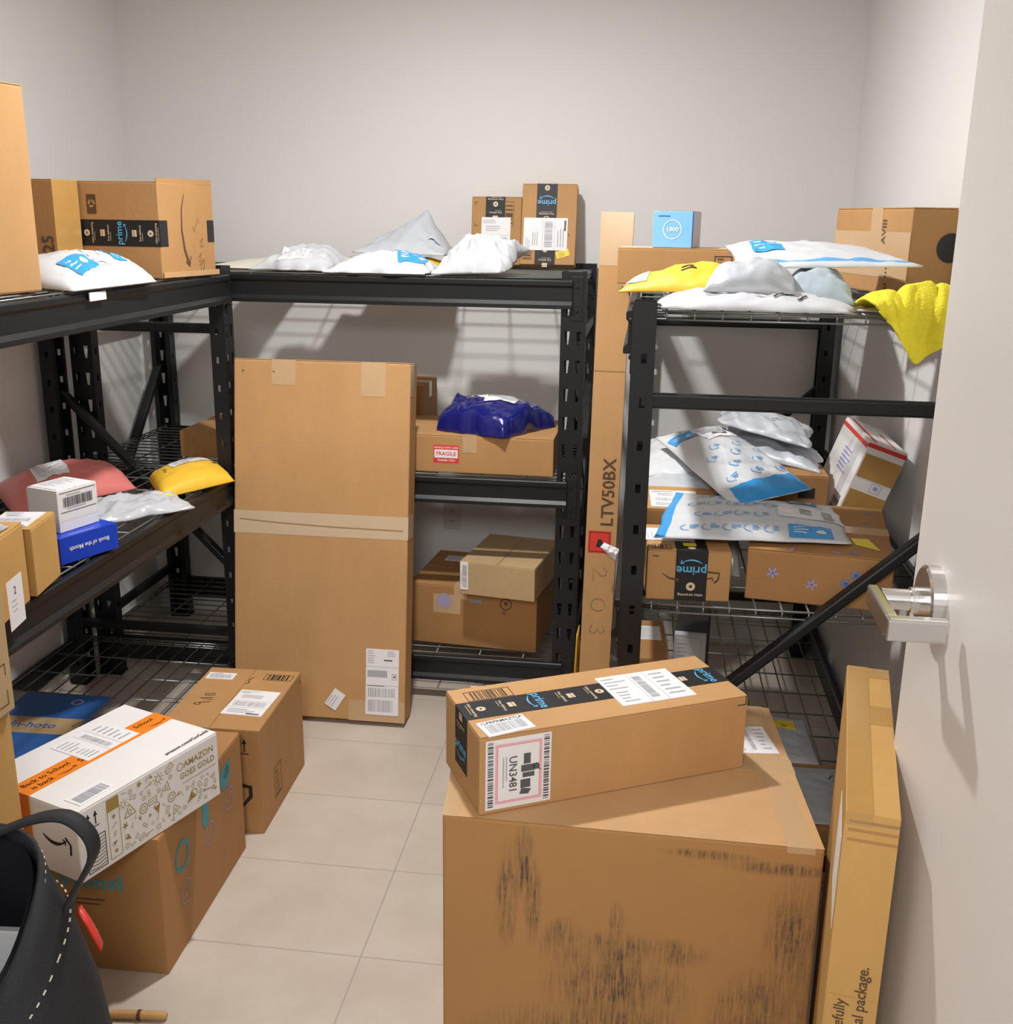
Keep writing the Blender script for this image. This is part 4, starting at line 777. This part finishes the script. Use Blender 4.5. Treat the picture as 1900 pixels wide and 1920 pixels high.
R13 = Carton('brown box with scattered blue marks and a yellow tag, on the right rack', (.260, 2.432, RMID), -7.7, w, d, h, K5); R13.tape('x', .23, .06, .06, .06, TAPEC); f = R13.pad('F')
for u, v, s_ in ((.06, .07, .014), (.15, .05, .013), (.245, .082, .013), (.225, .06, .013), (.268, .055, .011), (.30, .05, .01)):
    for a in (0, 72, 144, 216, 288): f.sub(u, v, a+u*900).poly(R13.body, [(0, -s_*.2), (s_, -s_*.05), (s_, s_*.25), (0, s_*.2)], STARB if u > .2 else MAG)
q = R13.pad('T')
for u, v in ((.20, .02), (.24, .025), (.10, .015), (.29, .4), (.28, .3)): q.sub(u, v, u*700).poly(R13.body, [(-.012, -.004), (.012, -.003), (.01, .005), (-.01, .004)], STARB if u > .2 else MAG)
p = R13.part('yellow_tag', 'yellow adhesive tag'); q.poly(p, [(.245, .095), (.30, .06), (.275, .155), (.235, .15)], YST, .0015); R13.done(.004)
M = Mailer('long white mailer with blue bands, lying across the front boxes of the right rack', [(.040, 2.405, RMID+.146), (.500, 2.475, RMID+.134), (.505, 2.80, RMID+.138), (.098, 2.79, RMID+.158)], .024, WPOLY, 51, .004, regions=((0, 0, .055, 1, BLUEP),), ex=.7, freq=6, edge=.008); arcs(M, 5, 4, BLUEL, .16, .60, .14, .86, .018, 0)
blueband(M, .80, .14, .10, .075, 0); blueband(M, .80, .90, .08, .05, 0); p = M.part('shipping_label', 'white label with barcode'); g = M.pad(.83, .53); slab(p, g, -.085, -.055, .075, .06, .002, PAPER); g.barcode(p, -.03, -.03, .0, .04, PRINTG, 12, True, 3, .0032); g.rect(p, .03, -.035, .055, .04, PRINTG, .0032); M.done()
M = Mailer('small clear-grey poly bag wedged between the two front boxes of the right rack', [(.2225, 2.60, RMID), (.262, 2.59, RMID), (.275, 2.84, RMID), (.228, 2.84, RMID)], .10, mat('clear_grey_poly', (.40, .41, .40), .2, coat=.4, bump=.2, bscale=20), 52, .010, ridge=.7, name='poly_bag', cat='bag', n=20); M.done()
R20 = Carton('low brown box behind the lid-labelled box on the right rack', (.015, 2.93, RMID), 0, .27, .36, .138, K5); R20.done()
R18 = Carton('dark brown box behind the long white mailer, beside the tilted postal box', (.305, 2.95, RMID), 0, .215, .42, .185, K5); f = R18.pad('F'); f.rect(R18.body, .135, .12, .18, .15, INK); R18.done()
M = Mailer('thin grey and white mailer on the low brown box of the right rack', [(.012, 2.90, RMID+.140), (.255, 2.86, RMID+.140), (.275, 3.12, RMID+.142), (.018, 3.18, RMID+.142)], .018, SPOLY, 53, .004, regions=((.3, 0, 1, .6, GPOLY),)); M.done()
M = Mailer('white mailer with a small yellow mark, behind the slanting blue-ended one', [(.012, 3.00, RMID+.150), (.27, 3.01, RMID+.150), (.285, 3.45, RMID+.165), (.02, 3.46, RMID+.165)], .040, WPOLY, 54, .006, edge=.02); p = M.part('print'); slab(p, M.pad(.38, .45, 0), -.03, -.012, .03, .012, .002, YST); M.pad(.6, .7, -10).lines(p, 0, .03, .12, 4, .02, PRINTG, .004, 4, .002); M.done()
M = Mailer('slanting white mailer with a solid blue end, in the middle of the right rack', [(.243, 2.665, RMID+.160), (.452, 2.815, RMID+.180), (.245, 3.37, RMID+.235), (.045, 3.19, RMID+.225)], .042, WPOLY, 55, .005, regions=((.08, .0, 1, .135, BLUEP),), ex=.5, edge=.006); arcs(M, 3, 4, BLUEL, .2, .85, .2, .55, .018, 10)
blueband(M, .20, .82, .09, .06, 5); p = M.part('shipping_label', 'label printing'); g = M.pad(.62, .76, 5); slab(p, g, -.06, -.05, .065, .06, .002, PAPER); g.rect(p, -.05, .01, .05, .05, PRINTG, .003); g.rect(p, -.02, -.015, .04, -.003, PRINT, .003); M.done()
for k, (lab, dz, c) in enumerate((('lower of the two grey poly mailers sagging on the dark brown box', .196, [(.265, 3.17, 0), (.50, 2.985, -.012), (.535, 3.24, -.005), (.26, 3.50, .01)]), ('upper of the two grey poly mailers sagging on the dark brown box', .252, [(.235, 3.22, .02), (.47, 3.03, -.008), (.52, 3.28, 0), (.25, 3.52, .02)]))):
    M = Mailer(lab, [(x, y, RMID+dz+z) for x, y, z in c], .034, GPOLY, 56+k, .010, ridge=.6, freq=6, edge=.02); p = M.part('print'); M.pad(.55, .3, 0).lines(p, 0, .02, .08, 2, .014, PRINTG, .005, 4, .003); M.done()
w, d, h = .110, .36, .268
R19 = Carton('white postal box with brown tape and red stripes, tilted against the right wall', (.527, 2.93, .927), 0, w, d, h, WBOX, group=None, rot=(0, R(19), 0), seam='y')
f = R19.pad('F'); slab(R19.part('tape', 'brown packing tape'), f, .006, .165, w, .232, .0008, TAPEB); slab(R19.part('tape', 'brown packing tape'), f, .006, .062, w, .128, .0008, TAPEB); f.rect(R19.body, 0, .250, w, .262, RED); f.frame(R19.body, .055, .134, .084, .160, .0016, MAG); f.rect(R19.body, .063, .143, .075, .153, MAG)
g = R19.pad('L'); g.rect(R19.body, 0, .245, d, .257, RED); g.lines(R19.body, d-.22, .20, .18, 6, .012, MAG, .005, 4); slab(R19.part('tape', 'clear tape'), g, d-.12, 0, d-.05, h, .0006, mat('dull_clear_tape', (.66, .66, .68), .25)); g.barcode(R19.body, d-.10, .02, d-.02, .08, PRINT, 14, True, 5); q = R19.pad('T'); q.rect(R19.body, .012, 0, .022, d, RED); q.rect(R19.body, .07, 0, .076, d*.6, RED); R19.done()
# ---- right rack, bottom deck
R21 = Carton('brown box with a lid label, at the left of the right rack\'s bottom deck', (.018, 3.18, LOW), 3, .105, .34, .215, K5); R21.label('T', .05, .22, .08, .12, 0, 'text', 3); R21.done()
R22 = Carton('grey carton with a black top beside the lid-labelled box on the bottom deck', (.140, 3.34, LOW), -6, .105, .30, .243, GREYC, group=None, flaps=False); R22.pad('T').rect(R22.body, .0, .03, .105, .30, INK); R22.pad('R').rect(R22.body, .03, 0, .30, .243, INK); p = R22.part('paper_label', 'pale paper label'); g = R22.pad('F'); slab(p, g, .006, .11, .085, .232, .0006, mat('grey_paper', (.58, .57, .56), .6)); g.lines(p, .012, .21, .05, 7, .014, PRINTG, .003, 4); R22.done()
R25 = Carton('low brown box at the near end of the right rack\'s bottom deck', (.345, 2.43, LOW), 0, .29, .33, .110, K5); R25.done()
M = Mailer('flat white mailer on the low brown box at the near end of the bottom deck', [(.395, 2.445, LOW+.111), (.598, 2.445, LOW+.111), (.605, 2.735, LOW+.111), (.40, 2.735, LOW+.111)], .010, GPOLY, 61, .003, ex=.8); p = M.part('print'); M.pad(.8, .7, 60).lines(p, 0, .02, .05, 3, .016, PRINT, .004, 4, .002); M.done()
M = Mailer('grey poly mailer with a yellow sticker, on the right rack\'s bottom deck', [(.33, 2.955, LOW), (.575, 2.965, LOW), (.568, 3.26, LOW), (.35, 3.28, LOW)], .020, GPOLY, 62, .004, ex=.6, regions=((0, 0, 1, .10, WPOLY),)); p = M.part('sticker', 'yellow sticker'); g = M.pad(.66, .72, 0); slab(p, g, -.035, -.035, .035, .035, .002, YST); g.lines(p, -.01, 0, .03, 3, .01, INKB, .003, 4, .003); M.done()

# ---- tote bag in the near left corner
BX, BY = -1.055, 1.335
bag = empty('tote_bag', (BX, BY, 0)); tag(bag, 'black canvas tote with white stitching, cut off at the bottom left corner', 'bag')
prof = [(.0, .19, .135), (.05, .215, .15), (.2, .228, .16), (.36, .226, .160), (.48, .208, .150), (.56, .178, .135), (.62, .150, .120), (.665, .135, .112)]
def ring(rx, ry, z, n=48, k=2.6):
    o = []
    for i in range(n):
        t = 2*math.pi*i/n; c, s_ = math.cos(t), math.sin(t)
        yy = ry*math.copysign(abs(s_)**(2/k), s_); o.append((rx*math.copysign(abs(c)**(2/k), c), yy, z+.012*math.cos(2*t)*(z > .5)+.13*(yy/.13)*max(0, (z-.42)/.25)))
    return o
p = P(); n = 48; V = []
for z, a, b in prof: V += ring(a, b, z, n)
p.add(V, [(k*n+i, k*n+(i+1) % n, (k+1)*n+(i+1) % n, (k+1)*n+i) for k in range(len(prof)-1) for i in range(n)]+[tuple(range(n-1, -1, -1))], BLK); p.build('body', bag, smooth=True, solid=.008)
p = P(); V = []
for z, a, b in [(.05, .18, .12), (.4, .19, .125), (.55, .160, .118), (.66, .124, .101)]: V += ring(a, b, z, n)
p.add(V, [(k*n+i, k*n+(i+1) % n, (k+1)*n+(i+1) % n, (k+1)*n+i) for k in range(3) for i in range(n)]+[tuple(range(n-1, -1, -1))], BLKIN); p.build('lining', bag, smooth=True)
p = P()
for z, a, b in ((.652, .1375, .1145), (.585, .170, .133)):
    r_ = ring(a+.004, b+.004, z, 120)
    for i in range(0, 120, 2):
        A = Vector(r_[i]); B_ = Vector(r_[(i+1) % 120]); p.tube(A, A.lerp(B_, .8), .0016, STITCH, 5)
p.build('stitching', bag)
p = P()
path = [(.150, .07, .57), (.158, .075, .65), (.190, .08, .71), (.208, .08, .75), (.200, .08, .785), (.165, .08, .81), (.11, .08, .80), (.03, .075, .765), (-.05, .07, .73), (-.11, .06, .69), (-.135, .05, .62)]
pt = []
for i in range(len(path)-1):
    for k in range(4):
        t = k/4; a, b, c, d_ = [Vector(path[min(len(path)-1, max(0, i+j))]) for j in (-1, 0, 1, 2)]
        pt.append(.5*((2*b)+(-a+c)*t+(2*a-5*b+4*c-d_)*t*t+(-a+3*b-3*c+d_)*t**3))
V = []
for i, q in enumerate(pt):
    tw = .0+.5*math.sin(i*.12); y = Vector((.25*math.sin(tw), math.cos(tw), .35*math.sin(tw))).normalized(); V += [q-y*.014, q+y*.014]
p.add(V, [(2*i, 2*i+1, 2*i+3, 2*i+2) for i in range(len(pt)-1)], BLK); p.build('strap', bag, smooth=True, solid=.006)
p = P(); V = []
for x, z in ((.130, .590), (.144, .566), (.155, .542), (.163, .518)): V += [(x, .150, z), (x+.008, .13, z)]
p.add(V, [(2*i, 2*i+1, 2*i+3, 2*i+2) for i in range(3)], RED); o = p.build('side_trim', bag, smooth=True, solid=.006); o['label'] = 'bright red trim on the far side'
p = P(); p.box((-.06, -.02, 0), (.05, .0, .17), GREYC); p = tag(p.build('grey_card', None, (BX+.055, BY+.02, .44), (R(-14), R(8), R(15)), bevel=.002), 'grey card inside the open black tote', 'card')
p = P(); p.tube((-.07, 0, 0), (-.01, 0, .0), .010, WOOD, 14); p.tube((-.01, 0, 0), (-.002, 0, 0), .0115, INKB, 14); p.tube((-.002, 0, 0), (.05, 0, .0), .010, WOOD, 14); p.tube((.05, 0, 0), (.056, 0, 0), .010, K6, 14, .006)
tag(p.build('bamboo_stick', None, (-1.05, 1.880, .0105), (0, 0, R(6)), smooth=False), 'short bamboo stick lying on the floor right of the black tote', 'stick')
